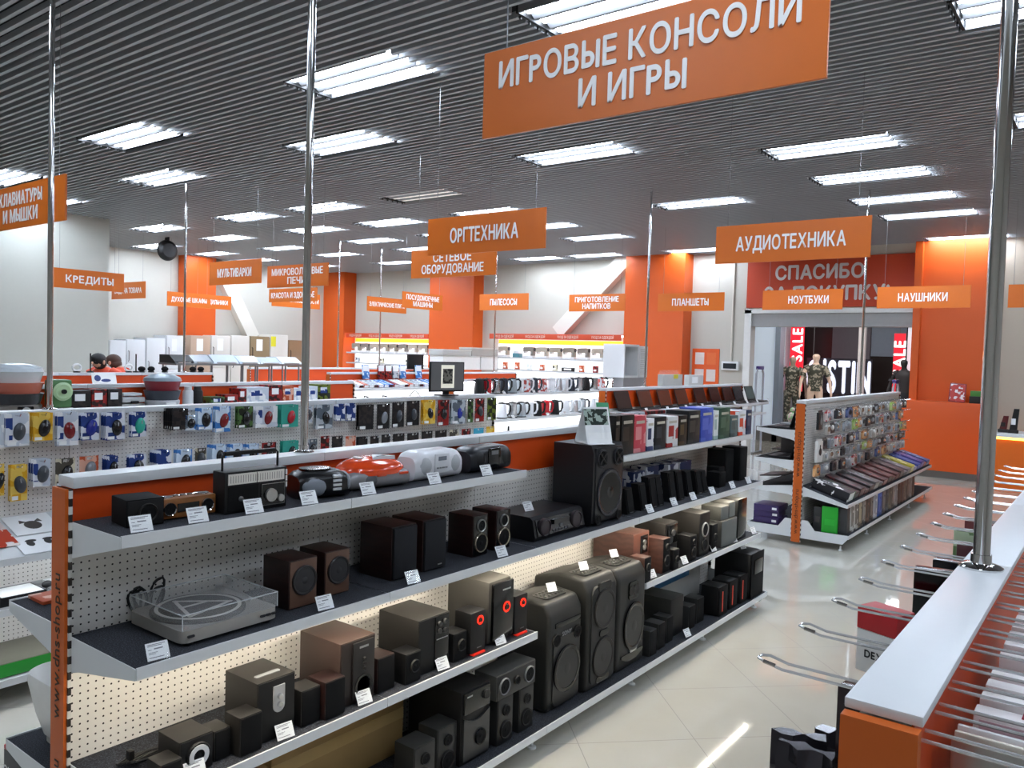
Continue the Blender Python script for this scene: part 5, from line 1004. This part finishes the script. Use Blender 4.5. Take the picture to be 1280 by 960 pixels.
laptop('black laptop with its back to the headphone gondola, top shelf', -2.93, 8.75, 1.201, .36, BLACK, GLOSS, PI, 1.85, None); laptop('black laptop with its back to the headphone gondola, second shelf', -2.93, 8.80, .881, .38, BLACK, GLOSS, PI, 1.85, None)
def printer(label, x, y, z, w2=.42, d=.32, h2=.17):
    t = thing('printer', label, 'printer', (x, y, z)); MB().prism([(-d / 2, 0), (d / 2, 0), (d / 2, h2 * .7), (d * .3, h2), (-d / 2, h2)], 'y', 0, w2).build('body', mat('2a2523', .4), t); MB().box(-d / 2 - .12, -d / 2, .05, w2 - .05, .02, .03).build('paper_tray', CHAR, t); MB().box(-.05, .08, w2 * .3, w2 * .7, h2, h2 + .004).build('lid', BLACK, t)
printer('dark printer on the hidden side of the headphone gondola, second shelf', -2.93, 9.15, .881); printer('second dark printer farther along the hidden second shelf', -2.93, 9.75, .881)
printer('dark printer on the laptop gondola beside the aisle', -4.80, 12.0, 1.0825 - .0, .42, .3, .14) if False else None
t = thing('tablet', 'brown covered tablet lying on the sloping hidden shelf', 'tablet', (-3.05, 8.62, .67)); t.rotation_euler = (0, -math.atan(.12), 0); MB().box(-.08, .2, 0, .36, 0, .012, .003).build('body', CHAR, t); MB().box(-.06, .18, .02, .34, .012, .013).build('cover', printed('5a3a2e', '2b2220', 16), t)
t = thing('figurine', 'small yellow and green figure on the hidden top shelf by the entrance', 'figurine', (-3.0, 9.2, 1.201)); MB().box(-.1, .1, -.1, .1, 0, .02, .004).build('base', MIDGREY, t); MB().ball((0, 0, .08), .05, .05, .06, 12, 8).ball((.0, .02, .16), .03, .03, .035, 12, 8).build('body', printed('8fae7a', 'c9a8a0', 30), t)
# ================================================================ bare-capped gondola at the lower right
A = gondola('near right gondola with a white cap and long chrome hooks', -.2235, 1.08, 6, .95, 1.49, split=1.47, decal=False, cap_w=.0465, cap_t=.014, slots=False)
MB().box(.031, .0345, .0, 5.7, .35, 1.47).build('fascia_panel', ORANGE_HOT, A)
def wire_hook(t, s, y, z, L, rise=.007, gap=.034):
    p = [(.032 * s, y - gap / 2, z), ((L - .045) * s, y - gap / 2, z), ((L - .012) * s, y - gap / 2, z + rise), (L * s, y - gap / 4, z + rise * 1.1), (L * s, y + gap / 4, z + rise * 1.1), ((L - .012) * s, y + gap / 2, z + rise), ((L - .045) * s, y + gap / 2, z), (.032 * s, y + gap / 2, z)]
    h = MB().tube(p, .0027, 8).build('hook', WIRE, t)
    q = [p[k] for k in (1, 2, 3)], [p[k] for k in (6, 5, 4)]
    for pts in q: MB().tube([(pts[0][0] + .012 * s, pts[0][1], pts[0][2] + .004), (pts[1][0], pts[1][1], pts[1][2])], .0036, 8).build('tip_sleeve', mat('9a9896', .2, .9), h); return h
for k in range(17): wire_hook(A, -1, .325 + .226 * k, 1.385, .272)
for k in range(30): wire_hook(A, 1, .07 + .105 * k, 1.440, .24)
for k in range(6, 16): wire_hook(A, 1, .12 + .21 * k, 1.26, .24)
pole(-.2285, 1.975, 1.49, 'thick chrome pole standing on the near right gondola', .0165)
def hang(label, name, cat, x, y, z, w2, h2, d, m, header=None, rz=0, group=None):
    """pack hanging across a hook; local x is its width along the hook"""
    t = thing(name, label, cat, (x, y, z), rz, group); MB().box(-w2 / 2, w2 / 2, -d / 2, d / 2, -h2, 0, .003).build('pack', m, t)
    if header: MB().box(-w2 * .45, w2 * .45, -d / 2 - .0012, -d / 2 - .0002, -h2 * .3, -h2 * .04).build('header', header, t)
    return t
# left side: packs on the lower hooks, beside the floor
t = thing('product_box', 'white carton with a red top reading DEXP, hung left of the near right gondola', 'box', (-.44, 2.12, 1.16), -.35); t.scale = (.72, .72, .8)
MB().box(-.075, .07, -.05, .05, .0, .13, .003).build('carton', mat('d6d5d2', .4), t); MB().box(-.0755, .0705, -.0505, .0505, .131, .20, .003).build('red_top', mat('b3232a', .4), t); text('DEXP', .032, INK, t, (.0, -.051, .06), FACE_Y, bold=.02, depth=.001)
for i, (y, z, w2, h2, mm, lb) in enumerate(((1.52, 1.34, .11, .24, mat('2a2023', .15), 'dark glossy pack nearest the camera'), (1.62, 1.35, .08, .22, mat('3a2a30', .12), 'second dark glossy pack'), (1.73, 1.36, .07, .24, mat('4a3238', .15), 'third dark plum pack'), (1.84, 1.365, .06, .2, mat('5a4146', .12), 'fourth plum tinted pack'), (2.22, 1.36, .06, .16, mat('77494c', .2), 'dull pink pack'), (2.42, 1.37, .16, .20, GLOSS, 'black curved glossy pack'), (2.58, 1.365, .14, .19, mat('15151a', .2), 'black pack behind the curved one'), (2.85, 1.37, .12, .18, mat('4f2a2e', .3), 'maroon pack'), (3.05, 1.375, .16, .15, printed('5f7a52', 'a9b89a', 20), 'green leafy pack'), (3.22, 1.38, .15, .13, mat('6e3436', .4), 'dull red rounded pack'))):
    hang('%s hanging left of the near right gondola' % lb, 'hanging_pack', 'product pack', -.275 - w2 / 2, y, z, w2, h2, .05, mm, None, .1 * (i % 3 - 1))
for i, (x, y, z) in enumerate(((-.43, 1.47, 1.22), (-.47, 1.56, 1.2), (-.42, 1.68, 1.18))):
    t = thing('foil_bag', 'crinkled dark foil bag at the lower edge, %s of three' % ORD[i], 'bag', (x, y, z), .3 * i); m = MB(); vs = []; fs = []
    for a in range(6):
        for b in range(5): vs.append((.10 * (a / 5 - .5) , .012 * math.sin(a * 2.1 + b * 1.7 + i) - .02 * math.sin(PI * a / 5) * math.sin(PI * b / 4), .12 * (b / 4 - 1)))
    for a in range(5):
        for b in range(4): fs.append((a * 5 + b, a * 5 + b + 1, a * 5 + b + 6, a * 5 + b + 5))
    off = len(vs); vs += [(v[0], .02 - v[1] * .8, v[2]) for v in vs]; fs += [tuple(off + k for k in f) for f in fs]
    edge = [a * 5 for a in range(6)] + [25 + b for b in range(1, 5)] + [a * 5 + 4 for a in range(4, -1, -1)] + [3, 2, 1]
    fs += [(edge[k], edge[(k + 1) % len(edge)], off + edge[(k + 1) % len(edge)], off + edge[k]) for k in range(len(edge))]
    m._add(vs, fs, True); m.build('bag', mat('3c3a3f', .12, .6), t)
# right side: cards and white boxes
for i, (y, w2, h2, z) in enumerate(((1.22, .10, .18, 1.43), (1.245, .10, .2, 1.43), (1.27, .10, .2, 1.43))): hang('%s card pack on the first right-hand hook' % ('silver', 'cream', 'white')[i], 'hanging_pack', 'product pack', -.115, y, z - .01, w2, h2, .008, (SILVER, mat('d8d2c2', .3), PAPER)[i], mat('b5433a', .4) if i else None)
for i in range(10):
    y = 1.335 + .062 * i + (.05 if i > 3 else 0); t = hang('slim white carton on the right-hand hooks, %s from the near end' % ORD[i], 'slim_box', 'box', -.075, y, 1.425, .155, .24, .034, mat('dcd8d6', .4), mat('c9a7ad', .4) if i % 3 == 0 else None, 0, 'slim white cartons on the right-hand hooks')
    if i % 2 == 0: MB().prism([(-.02, .0), (.02, .0), (.012, .03), (-.012, .03)], 'y', -.003, .003).build('hang_tab', mat('b8485a', .4), t)
    MB().box(-.0785, -.0778, -.012, .012, -.20, -.12).build('side_print', mat('4a3f58', .4), t)
hang('dark gadget in a white pack on the right-hand hooks', 'hanging_pack', 'product pack', -.09, 1.30, 1.40, .07, .17, .02, mat('3c4656', .25), PAPER)
# ================================================================ entrance, counters and the mall beyond
t = thing('info_counter', 'plain orange counter block before the orange entrance pillar', 'counter', (-2.5, 15.55, 0)); MB().box(-.6, .6, -.2, .2, .12, 1.3, .003).build('body', mat('d25208', .45, var=.02), t); MB().box(-.6, .9, -.19, .2, 0, .12).build('plinth', mat('5b564f', .6), t)
t = thing('poster_stand', 'small framed red leaflet standing on the orange counter block', 'leaflet', (-2.28, 15.5, 1.306), .1); t.rotation_euler = (-.15, .06, .1); MB().box(-.125, .125, -.008, .008, 0, .32, .003).build('frame', mat('7a1f30', .3), t); MB().box(-.11, .11, -.0095, -.008, .015, .305).build('sheet', printed('b8403a', 'e2dadb', 20), t)
t = thing('gift_box', 'green and black carton on the orange counter block', 'box', (-1.99, 15.5, 1.301)); MB().box(-.09, .09, -.08, .08, 0, .12, .004).build('base', CHAR, t); MB().box(-.08, .08, -.07, .07, .12, .21, .004).build('lid', mat('3f7a2f', .4), t)
t = thing('service_counter', 'orange counter with a white lit top behind the near pole', 'counter', (-.6, 14.9, 0)); MB().box(-1.02, 2.5, -.3, .4, 0, .80).build('body', mat('d8650f', .4, var=.02), t); MB().box(-1.05, 2.5, -.36, .4, .84, .90, .004).build('worktop', WHITE, t); MB().box(-1.02, 2.5, -.33, .35, .802, .838).build('light_strip', mat('ffd25a', .5, emit=3.0, var=0), t)
for i, (x, y, h2, c, lb) in enumerate(((-1.5, 14.75, .26, 'red', 'dark red handset in a cradle on the lit counter'), (-1.36, 14.7, .38, 'black', 'tall black card terminal on the lit counter'), (-1.08, 14.75, .14, 'grey', 'grey folded papers on the lit counter'), (-.85, 14.75, .16, 'black', 'dark gadget at the right edge of the lit counter'))):
    t = thing('counter_device', lb, 'device', (x, y, .901)); MB().box(-.07, .07, -.06, .06, 0, .05, .01).build('base', CHAR, t); MB().prism([(-.05, .05), (.05, .05), (.07, h2), (.0, h2)], 'y', -.03, .03).build('body', {'red': mat('5a1c1c', .3), 'black': BLACK, 'grey': mat('9aa09e', .5)}[c], t); MB().box(-.03, .03, -.034, -.03, h2 * .35, h2 * .6).build('label', PAPER if c != 'red' else CHAR, t)
t = thing('notice_board', 'orange notice board with white papers on the back wall', 'notice board', (-7.02, YW - .001, 1.38)); MB().box(-.3, .3, -.02, 0, 0, .75).build('board', mat('dc5a1c', .5), t)
for k, (x, z) in enumerate(((-.13, .42), (.13, .42), (-.13, .07), (.13, .07))): MB().box(x - .1, x + .1, -.024, -.02, z, z + .25).build('sheet', mat('d9cfc8', .5) if k != 1 else mat('e06a30', .5), t)
t = thing('alarm_panel', 'white wall box with a dark screen and conduit up the wall', 'wall box', (-6.46, YW - .001, 1.70)); MB().box(-.18, .18, -.09, 0, 0, .18, .006).build('housing', WHITE, t); MB().box(-.14, .14, -.093, -.09, .03, .14).build('screen', mat('262b30', .2), t); MB().tube([(0, -.026, .18), (0, -.026, ZC - 1.7)], .022, 8).build('conduit', mat('cdc8bc', .5), t)
for x, lb, zt in ((-6.02, 'left', 1.75), (-3.42, 'right', 1.58)):
    t = thing('security_gate', 'slim anti-theft gate with a violet top, %s side of the entrance' % lb, 'gate', (x, 16.35, 0)); MB().box(-.03, .03, -.25, .25, 0, .03).build('base', STEEL, t); MB().tube([(0, -.2, .03), (0, -.2, zt - .1), (0, -.12, zt), (0, .12, zt), (0, .2, zt - .1), (0, .2, .03)], .022, 8).build('frame', mat('c3c6d2', .3), t); MB().box(-.006, .006, -.18, .18, .1, zt - .05).build('panel', CLEAR, t); MB().box(-.035, .035, -.14, .14, zt - .02, zt + .05, .01).build('top_cap', mat('4a3f8a', .3), t)
t = thing('opening_hours_sign', 'narrow orange sign with white marks on the left entrance post', 'sign', (-6.22, 16.22, 1.42)); MB().box(-.09, .09, -.01, .01, 0, .66).build('board', mat('d9602a', .4, emit=.15), t); MB().tube([(0, .02, -1.42), (0, .02, .6)], .02, 8).build('post', STEEL, t); m = MB(); m.prism([(-.05, .50), (.0, .54), (.05, .50), (.05, .56), (-.05, .56)], 'y', -.013, -.01).box(-.05, .05, -.013, -.01, .3, .36).build('marks', PAPER, t)
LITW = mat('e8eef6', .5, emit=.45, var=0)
m = MB().box(-7.6, -6.62, 19.0, 19.1, 0, 2.9)
for k in range(40): m.box(-7.6, -6.62, 18.985, 19.0, .05 + .07 * k, .075 + .07 * k)
struct(m.build('wall_shutter', mat('d7e2ee', .5, emit=.25, var=0)))  # shutter glows faintly to look lit, it is no lamp
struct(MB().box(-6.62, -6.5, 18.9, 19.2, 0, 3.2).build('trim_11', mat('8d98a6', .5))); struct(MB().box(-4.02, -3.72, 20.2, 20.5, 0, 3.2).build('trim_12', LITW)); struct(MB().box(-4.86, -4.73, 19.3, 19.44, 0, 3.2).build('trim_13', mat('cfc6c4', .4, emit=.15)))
struct(MB().box(-5.9, -5.0, 20.95, 21.0, 0, 3.2).build('trim_14', mat('6f6c74', .4))); struct(MB().box(-4.98, -4.2, 20.95, 21.0, 2.1, 3.2).build('trim_15', mat('8496a4', .3)))
t = thing('shop_sign', 'large glowing white shop name letters in the mall beyond the entrance', 'sign', (-5.47, 20.0, 1.60)); MB().box(-.75, .75, .03, .05, -.42, .42).build('backing', mat('2a2730', .4), t)
for x in (-.6, .6): MB().tube([(x, .04, .4), (x, .04, 1.6)], .01, 6).build('suspension_rod', STEEL, t)
text("O'STIN", 1.06, mat('dfe6f8', .4, emit=.75, var=0), t, (0, 0, 0), FACE_Y, bold=.02, depth=.05, width=1.46, gap=.02)
REDB = mat('e01f30', .4, emit=.8, var=0)
for x, y, w2, z0, z1, lb in ((-6.33, 19.6, .32, 1.2, 2.75, 'left'), (-4.12, 19.9, .24, .6, 2.62, 'right')):
    t = thing('sale_banner', 'tall glowing red sale banner with white letters in the mall, %s one' % lb, 'banner', (x, y, z0)); MB().box(-w2 / 2, w2 / 2, -.01, .01, 0, z1 - z0).build('cloth', REDB, t); MB().tube([(0, 0, z1 - z0 - .01), (0, 0, 3.2 - z0)], .008, 6).build('suspension_rod', STEEL, t); text('SALE', .34, mat('f6e8e6', .4, emit=1.0, var=0), t, (0, -.012, (z1 - z0) * .72), (PI / 2, -PI / 2, 0), bold=.02, depth=.002)
# ---- people: one skinned body each
def figure(name, label, cat, loc, rz, skin, hair=None, shirt=None, h=1.72, arms='down', group=None, legs=None, bow=0):
    k = h / 1.72
    V = [(0, 0, .95, .115), (0, .0, 1.12, .12), (0, .01, 1.30, .135), (0, .0, 1.42, .09), (0, -.01 - bow * .03, 1.50 - bow * .03, .052), (0, -.02 - bow * .07, 1.56 - bow * .06, .07), (0, -.025 - bow * .11, 1.64 - bow * .09, .098), (0, -.015 - bow * .12, 1.70 - bow * .1, .06)]
    E = [(0, 1), (1, 2), (2, 3), (3, 4), (4, 5), (5, 6), (6, 7)]
    def chain(a, pts):
        for p in pts: V.append(p); E.append((a, len(V) - 1)); a = len(V) - 1
        return a
    for s in (-1, 1):
        el = (.30 * s, -.02, 1.10, .04) if arms == 'down' else (.27 * s, -.10, 1.12, .04)
        wr = (.33 * s, -.10, .86, .027) if arms == 'down' else (.16 * s, -.34, 1.16, .027)
        a = chain(2, [(.13 * s, .01, 1.39, .07), (.195 * s, .01, 1.37, .06), (.25 * s, 0, 1.25, .05), el, wr])
        hx, hy, hz = wr[:3]; dv = Vector((0, -.02, -.085)) if arms == 'down' else Vector((-.03 * s, -.085, -.01))
        hb = chain(a, [(hx + dv.x, hy + dv.y, hz + dv.z, .026)])
        for f in range(4): chain(hb, [(hx + dv.x * 1.5, hy + dv.y * 1.5 + (f - 1.5) * .018, hz + dv.z * 1.5, .0095), (hx + dv.x * (2.0 + .1 * (f % 2)), hy + dv.y * 2 + (f - 1.5) * .02 - .01, hz + dv.z * 1.9, .008)])
        chain(a, [(hx - .01 * s, hy - .035, hz + dv.z * .6, .011), (hx - .015 * s, hy - .055, hz + dv.z * 1.0, .009)])
        f = chain(0, [(.095 * s, 0, .86, .095), (.105 * s, -.01, .50, .058), (.105 * s, .01, .28, .055), (.105 * s, .03, .09, .038), (.11 * s, -.05, .045, .04), (.115 * s, -.14, .035, .03)])
    me = bpy.data.meshes.new(name); me.from_pydata([v[:3] for v in V], E, []); ob = bpy.data.objects.new('body', me); COL.objects.link(ob)
    sk = ob.modifiers.new('skin', 'SKIN'); sk.use_smooth_shade = True
    for i, v in enumerate(V): d = me.skin_vertices[0].data[i]; d.radius = (v[3], v[3]); d.use_root = (i == 0)
    sb = ob.modifiers.new('smooth', 'SUBSURF'); sb.levels = sb.render_levels = 1
    m2 = bpy.data.meshes.new_from_object(ob.evaluated_get(bpy.context.evaluated_depsgraph_get())); ob.modifiers.clear(); ob.data = m2
    m2.materials.clear(); m2.materials.append(skin)
    t = thing(name, label, cat, loc, rz, group); t.scale = (k, k, k); ob.parent = t
    if hair:
        m = MB(); m.ball((0, .0, 1.665), .104, .112, .092, 18, 10); m.ball((0, .035, 1.61), .098, .085, .085, 16, 8); m.build('hair', hair, t)
        m = MB(); m.ball((0, -.125, 1.615), .012, .02, .022, 10, 6); m.build('nose', skin, t)
        m = MB()
        for s in (-1, 1): m.ball((.036 * s, -.108, 1.64), .012, .008, .007, 8, 6)
        m.build('eyes', INK, t); MB().box(-.022, .022, -.113, -.1, 1.572, 1.580).build('mouth', mat('8a4a42', .5), t)
        m = MB()
        for s in (-1, 1): m.ball((.098 * s, -.01, 1.625), .012, .022, .032, 8, 6)
        m.build('ears', skin, t)
    for hp_ in [c for c in t.children if c.name.split('.')[0] in ('hair', 'nose', 'eyes', 'mouth', 'ears')]: hp_.location = (0, -bow * .11, -bow * .09)
    if shirt:
        m = MB(); m.lathe([(.155, .86), (.165, 1.0), (.16, 1.15), (.185, 1.30), (.175, 1.38), (.12, 1.44), (.07, 1.47)], 'z', (0, 0.005, 0), 22, .78)
        for s in (-1, 1): m.tube([(.13 * s, .01, 1.385), (.2 * s, .01, 1.365), (.252 * s, .0, 1.25), (.275 * s, -.01, 1.19)], [.085, .078, .068, .066], 12)
        m.build('shirt', shirt, t)
    if legs:
        m = MB(); m.lathe([(.15, .98), (.165, .88), (.14, .80)], 'z', (0, 0, 0), 20, .8)
        for s in (-1, 1): m.tube([(.09 * s, 0, .88), (.105 * s, -.01, .5), (.105 * s, .02, .08)], [.105, .075, .065], 12)
        m.build('trousers', legs, t)
    return t
SKIN = mat('c99a80', .5, var=.03); SHIRT = mat('e8583a', .6, var=.04)
figure('person', 'dark haired person in an orange shirt seen over the rear gondola, left one', 'person', (-12.2, at(129, 455, 'x', -12.2).y, 0), .5, SKIN, mat('121012', .6), SHIRT, 1.80, 'fwd', None, mat('24262c', .7), 1)
figure('person', 'brown haired person in an orange shirt beside the dark haired one', 'person', (-12.5, at(151, 458, 'x', -12.5).y, 0), -.9, SKIN, mat('4a3226', .6), SHIRT, 1.78, 'fwd', None, mat('24262c', .7), 1)
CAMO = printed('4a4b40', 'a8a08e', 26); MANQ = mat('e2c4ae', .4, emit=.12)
figure('mannequin', 'pale mannequin in a patterned dress before the glowing letters', 'mannequin', (-5.75, 19.2, .35), .4, MANQ, None, CAMO, 1.78); figure('mannequin', 'mannequin in a camouflage coat beside the left red banner', 'mannequin', (-6.33, 19.35, .35), .2, mat('b39a88', .4), None, CAMO, 1.70, 'down', None, CAMO)
figure('mannequin', 'dark clothed mannequin beside the right red banner', 'mannequin', (-3.92, 19.5, .35), -.2, mat('2a2626', .5), None, mat('332e30', .6), 1.70, 'down', None, mat('26282e', .6)); figure('mannequin', 'pale mannequin half hidden by the orange entrance pillar', 'mannequin', (-3.2, 18.95, .35), 0, MANQ, None, printed('2c2c30', '6a5f58', 16), 1.70)
struct(MB().box(-7, 2, 18.9, 20.9, 0, .345).build('trim_16', mat('5a5550', .5)))
for i, x in enumerate((-5.6, -3.6)):  # unseen glowing panels added to brighten the mall
    t = thing('mall_fill_panel', 'unseen light panel added over the mall, %s' % ('left', 'right')[i], 'ceiling light', (x, 18.2, 3.198)); MB().box(-.6, .6, -.6, .6, -.03, 0).build('diffuser', mat('ffffff', .5, emit=5.0, var=0), t)
# ================================================================ sewing machines on the lit wall shelves
def wall_unit(label, x0, x1, ztop):
    t = thing('wall_shelving', label, 'shelving', (x0, YW - .001, 0)); L = x1 - x0
    MB().box(0, L, -.03, 0, .1, ztop - .14).build('backlit_panel', LITP, t); MB().box(0, L, -.40, -.36, ztop - .13, ztop, .003).box(0, L, -.36, -.0, ztop - .02, ztop).build('header', mat('c8431a', .45), t)
    MB().box(0.02, L - .02, -.05, -.032, ztop - .24, ztop - .14).build('soffit_glow', mat('f2a41c', .5, emit=.9, var=0), t)  # strip light's yellow glow on the orange panel, put into its colour
    MB().box(.02, L - .02, -.30, -.24, ztop - .05, ztop - .022).build('light_strip', COOLLED, t)
    n = 4
    for k in range(n): text('УХОД ЗА ОДЕЖДОЙ', .08, mat('e2c6b8', .5, var=0), t, (L * (k + .5) / n, -.402, ztop - .065), FACE_Y, bold=.008, depth=.002, width=L / n * .62)
    for z in (1.85 - .03, 1.53, 1.2, .8): s = MB().box(0, L, -.36, -.031, z - .022, z).box(0, L, -.368, -.36, z - .035, z + .004).build('shelf', mat('b9babb', .4), t); MB().box(.03, L - .03, -.33, -.31, z - .034, z - .024).build('light_strip', COOLLED, s)
    for x in (.0, L - .02): MB().box(x, x + .02, -.05, -.0, .0, ztop).build('upright', WHITE, t)
    return t
wall_unit('lit wall shelving of sewing machines between two orange pillars, right', -12.55, -8.85, 2.39); wall_unit('lit wall shelving of sewing machines in the far corner, left', -17.85, -14.62, 2.36)
def sewing(label, x, y, z, m, s=1.0):
    t = thing('sewing_machine', label, 'sewing machine', (x, y, z), R.uniform(-.1, .1), 'sewing machines on the lit wall shelves'); t.scale = (s, s, s)
    MB().box(-.17, .17, -.07, .07, 0, .055, .008).build('base', WHITE, t); MB().box(.08, .17, -.06, .06, .055, .22, .012).build('column', m, t); MB().prism([(-.17, .16), (.17, .16), (.17, .27), (.1, .285), (-.15, .275), (-.17, .25)], 'y', -.055, .055).build('arm', m, t)
    MB().box(-.165, -.09, -.05, .05, .11, .165, .008).box(-.132, -.126, -.003, .003, .06, .11).build('needle_head', SILVER, t); MB().lathe([(.045, 0), (.05, .008), (.04, .018), (0, .018)], 'x', (.17, 0, .22), 16).build('handwheel', DKGREY, t); MB().lathe([(.018, -.055), (.018, -.066), (0, -.066)], 'y', (.12, 0, .13), 12).build('stitch_dial', MIDGREY, t)
SM = [mat('a39b8a', .35), mat('8f887a', .35), mat('837d74', .35), mat('b0a898', .35)]
for u, (x0, n, st) in enumerate(((-12.2, 9, .385), (-17.55, 8, .375))):
    for i in range(n):
        x = x0 + i * st
        if u == 0 and i == 1: continue
        sewing('pale sewing machine, %s from the left on the %s lit wall shelf' % (ORD[i], ('right', 'left')[u]), x, YW - .24, 1.8215, SM[(i + u) % 4], .92)
    for i in range(9 if u == 0 else 3):
        x = x0 + .05 + i * (.37 if u == 0 else 1.0); c = ('orange', 'orange', 'white', 'orange', 'beige', 'black', 'orange', 'red', 'orange')[i] if u == 0 else ('grey', 'beige', 'beige')[i]
        t = thing('sewing_kit', '%s sewing accessory pack, %s from the left on the lower %s lit wall shelf' % (c, ORD[i], ('right', 'left')[u]), 'product pack', (x, YW - .24, 1.5315), 0, 'accessory packs under the sewing machines')
        w2 = .17 if c == 'black' else .06; MB().box(-w2, w2, -.03, .03, 0, .09 if c == 'black' else R.uniform(.12, .19), .004).build('pack', PK[c], t); MB().box(-w2 * .6, w2 * .6, -.031, -.03, .03, .07).build('label', PAPER, t)
t = thing('steam_generator', 'teal and white garment steamer among the sewing machines', 'steamer', (-11.8, YW - .22, 1.8215)); MB().box(-.1, .1, -.08, .08, 0, .10, .015).build('tank', mat('4a7f8a', .3), t); MB().prism([(-.1, .1), (.1, .1), (.05, .17), (-.08, .17)], 'y', -.05, .05).build('iron', WHITE, t)
# ================================================================ white goods along the side wall
XF = -18.12
FR = [(137, 158, 425, 'white two-door fridge, first at the cream corner', 'd3d8dc'), (158, 182, 424, 'white tall fridge, second along the side wall', 'd6dade'), (183, 207, 422, 'white tall fridge, third along the side wall', 'd6dadd'), (208, 229, 419, 'white fridge carrying a label, fourth along the side wall', 'd9dcdf'), (238, 263, 419, 'beige brown fridge with a white sheet', 'b9a18c'), (264, 288, 419, 'white fridge with a dark handle plate, left of two', 'd5d2ca'), (289, 312, 419, 'white fridge with a dark handle plate, right of two', 'd3cfc6'), (313, 337, 420, 'two-tone dark and gold fridge', '8d7a5c'), (338, 360, 418, 'white fridge with a yellow energy sticker', 'd6d3cb'), (361, 383, 425, 'brown fridge beside the corner pillar', '8f7155')]
for i, (a, b, tp, lb, c) in enumerate(FR):
    p0, p1 = at(a, 440, 'x', XF), at(b, 440, 'x', XF); z = at(a, tp, 'x', XF).z; W = p1.y - p0.y
    t = thing('fridge', lb, 'fridge', (XF, p0.y, 0)); fm = mat(c, .3, var=.02)
    MB().box(-.6, -.03, 0, W, .03, z, .006).build('cabinet', fm, t); dz = z * (.62 if i % 2 else .35)
    for q0, q1 in ((.06, dz - .006), (dz + .006, z - .01)):
        d = MB().box(-.028, .0, .006, W - .006, q0, q1, .008).build('door', fm if i != 7 else (mat('3a332f', .3) if q0 < .1 else fm), t)
        MB().tube([(.0, .05, (q0 + q1) / 2 - .12), (.03, .05, (q0 + q1) / 2 - .1), (.03, .05, (q0 + q1) / 2 + .1), (0, .05, (q0 + q1) / 2 + .12)], .01, 6).build('handle', STEEL if i < 5 else BLACK, d)
    if i in (3, 4, 5, 7): MB().box(.0005, .002, W * .3, W * .62, z - .38, z - .08).build('sheet', PAPER, t)
    if i == 8: MB().box(.0005, .002, W * .02, W * .3, z - .32, z - .05).build('energy_sticker', mat('d8cf2a', .5), t)
t = thing('display_rack', 'steel display rack with thin legs carrying range hoods', 'rack', (-11.3, at(209, 450, 'x', -11.3).y, 0)); L = at(367, 450, 'x', -11.3).y - t.location.y
MB().box(-.25, .25, 0, L, 1.60, 1.63, .004).box(-.25, .25, 0, L, .3, .32).build('rack_shelf', STEEL, t)
for k in range(9):
    for x in (-.22, .22): MB().tube([(x, .06 + k * (L - .12) / 8, 0), (x, .06 + k * (L - .12) / 8, 1.6)], .014, 8).build('leg', STEEL, t)
y0 = t.location.y
for i, (f0, f1, c, h2, lb) in enumerate(((.0, .13, BLACK, .12, 'black boxy range hood'), (.135, .27, mat('6f777d', .3), .12, 'dark grey range hood'), (.28, .47, mat('c3cdd6', .2), .13, 'glossy pale range hood'), (.475, .64, mat('9fb0be', .2), .12, 'blue grey range hood'), (.645, .82, mat('b8c4ce', .2), .10, 'light grey range hood'), (.825, 1.0, mat('d5dde2', .25), .11, 'white range hood'))):
    t = thing('range_hood', lb + ' lying on the steel display rack', 'range hood', (-11.3, y0 + f0 * L, 1.6305)); W = (f1 - f0) * L
    MB().prism([(-.22, 0), (.22, 0), (.2, .03), (.05, h2), (-.22, h2)], 'y', 0, W).build('hood', c, t); MB().box(.2, .226, .05, W - .05, .0, .018).build('front_rim', SILVER, t)
t = thing('blue_carton', 'blue carton at the left end of the far gondola', 'box', (-12.1, at(358, 462, 'x', -12.1).y, 1.2)) if False else None
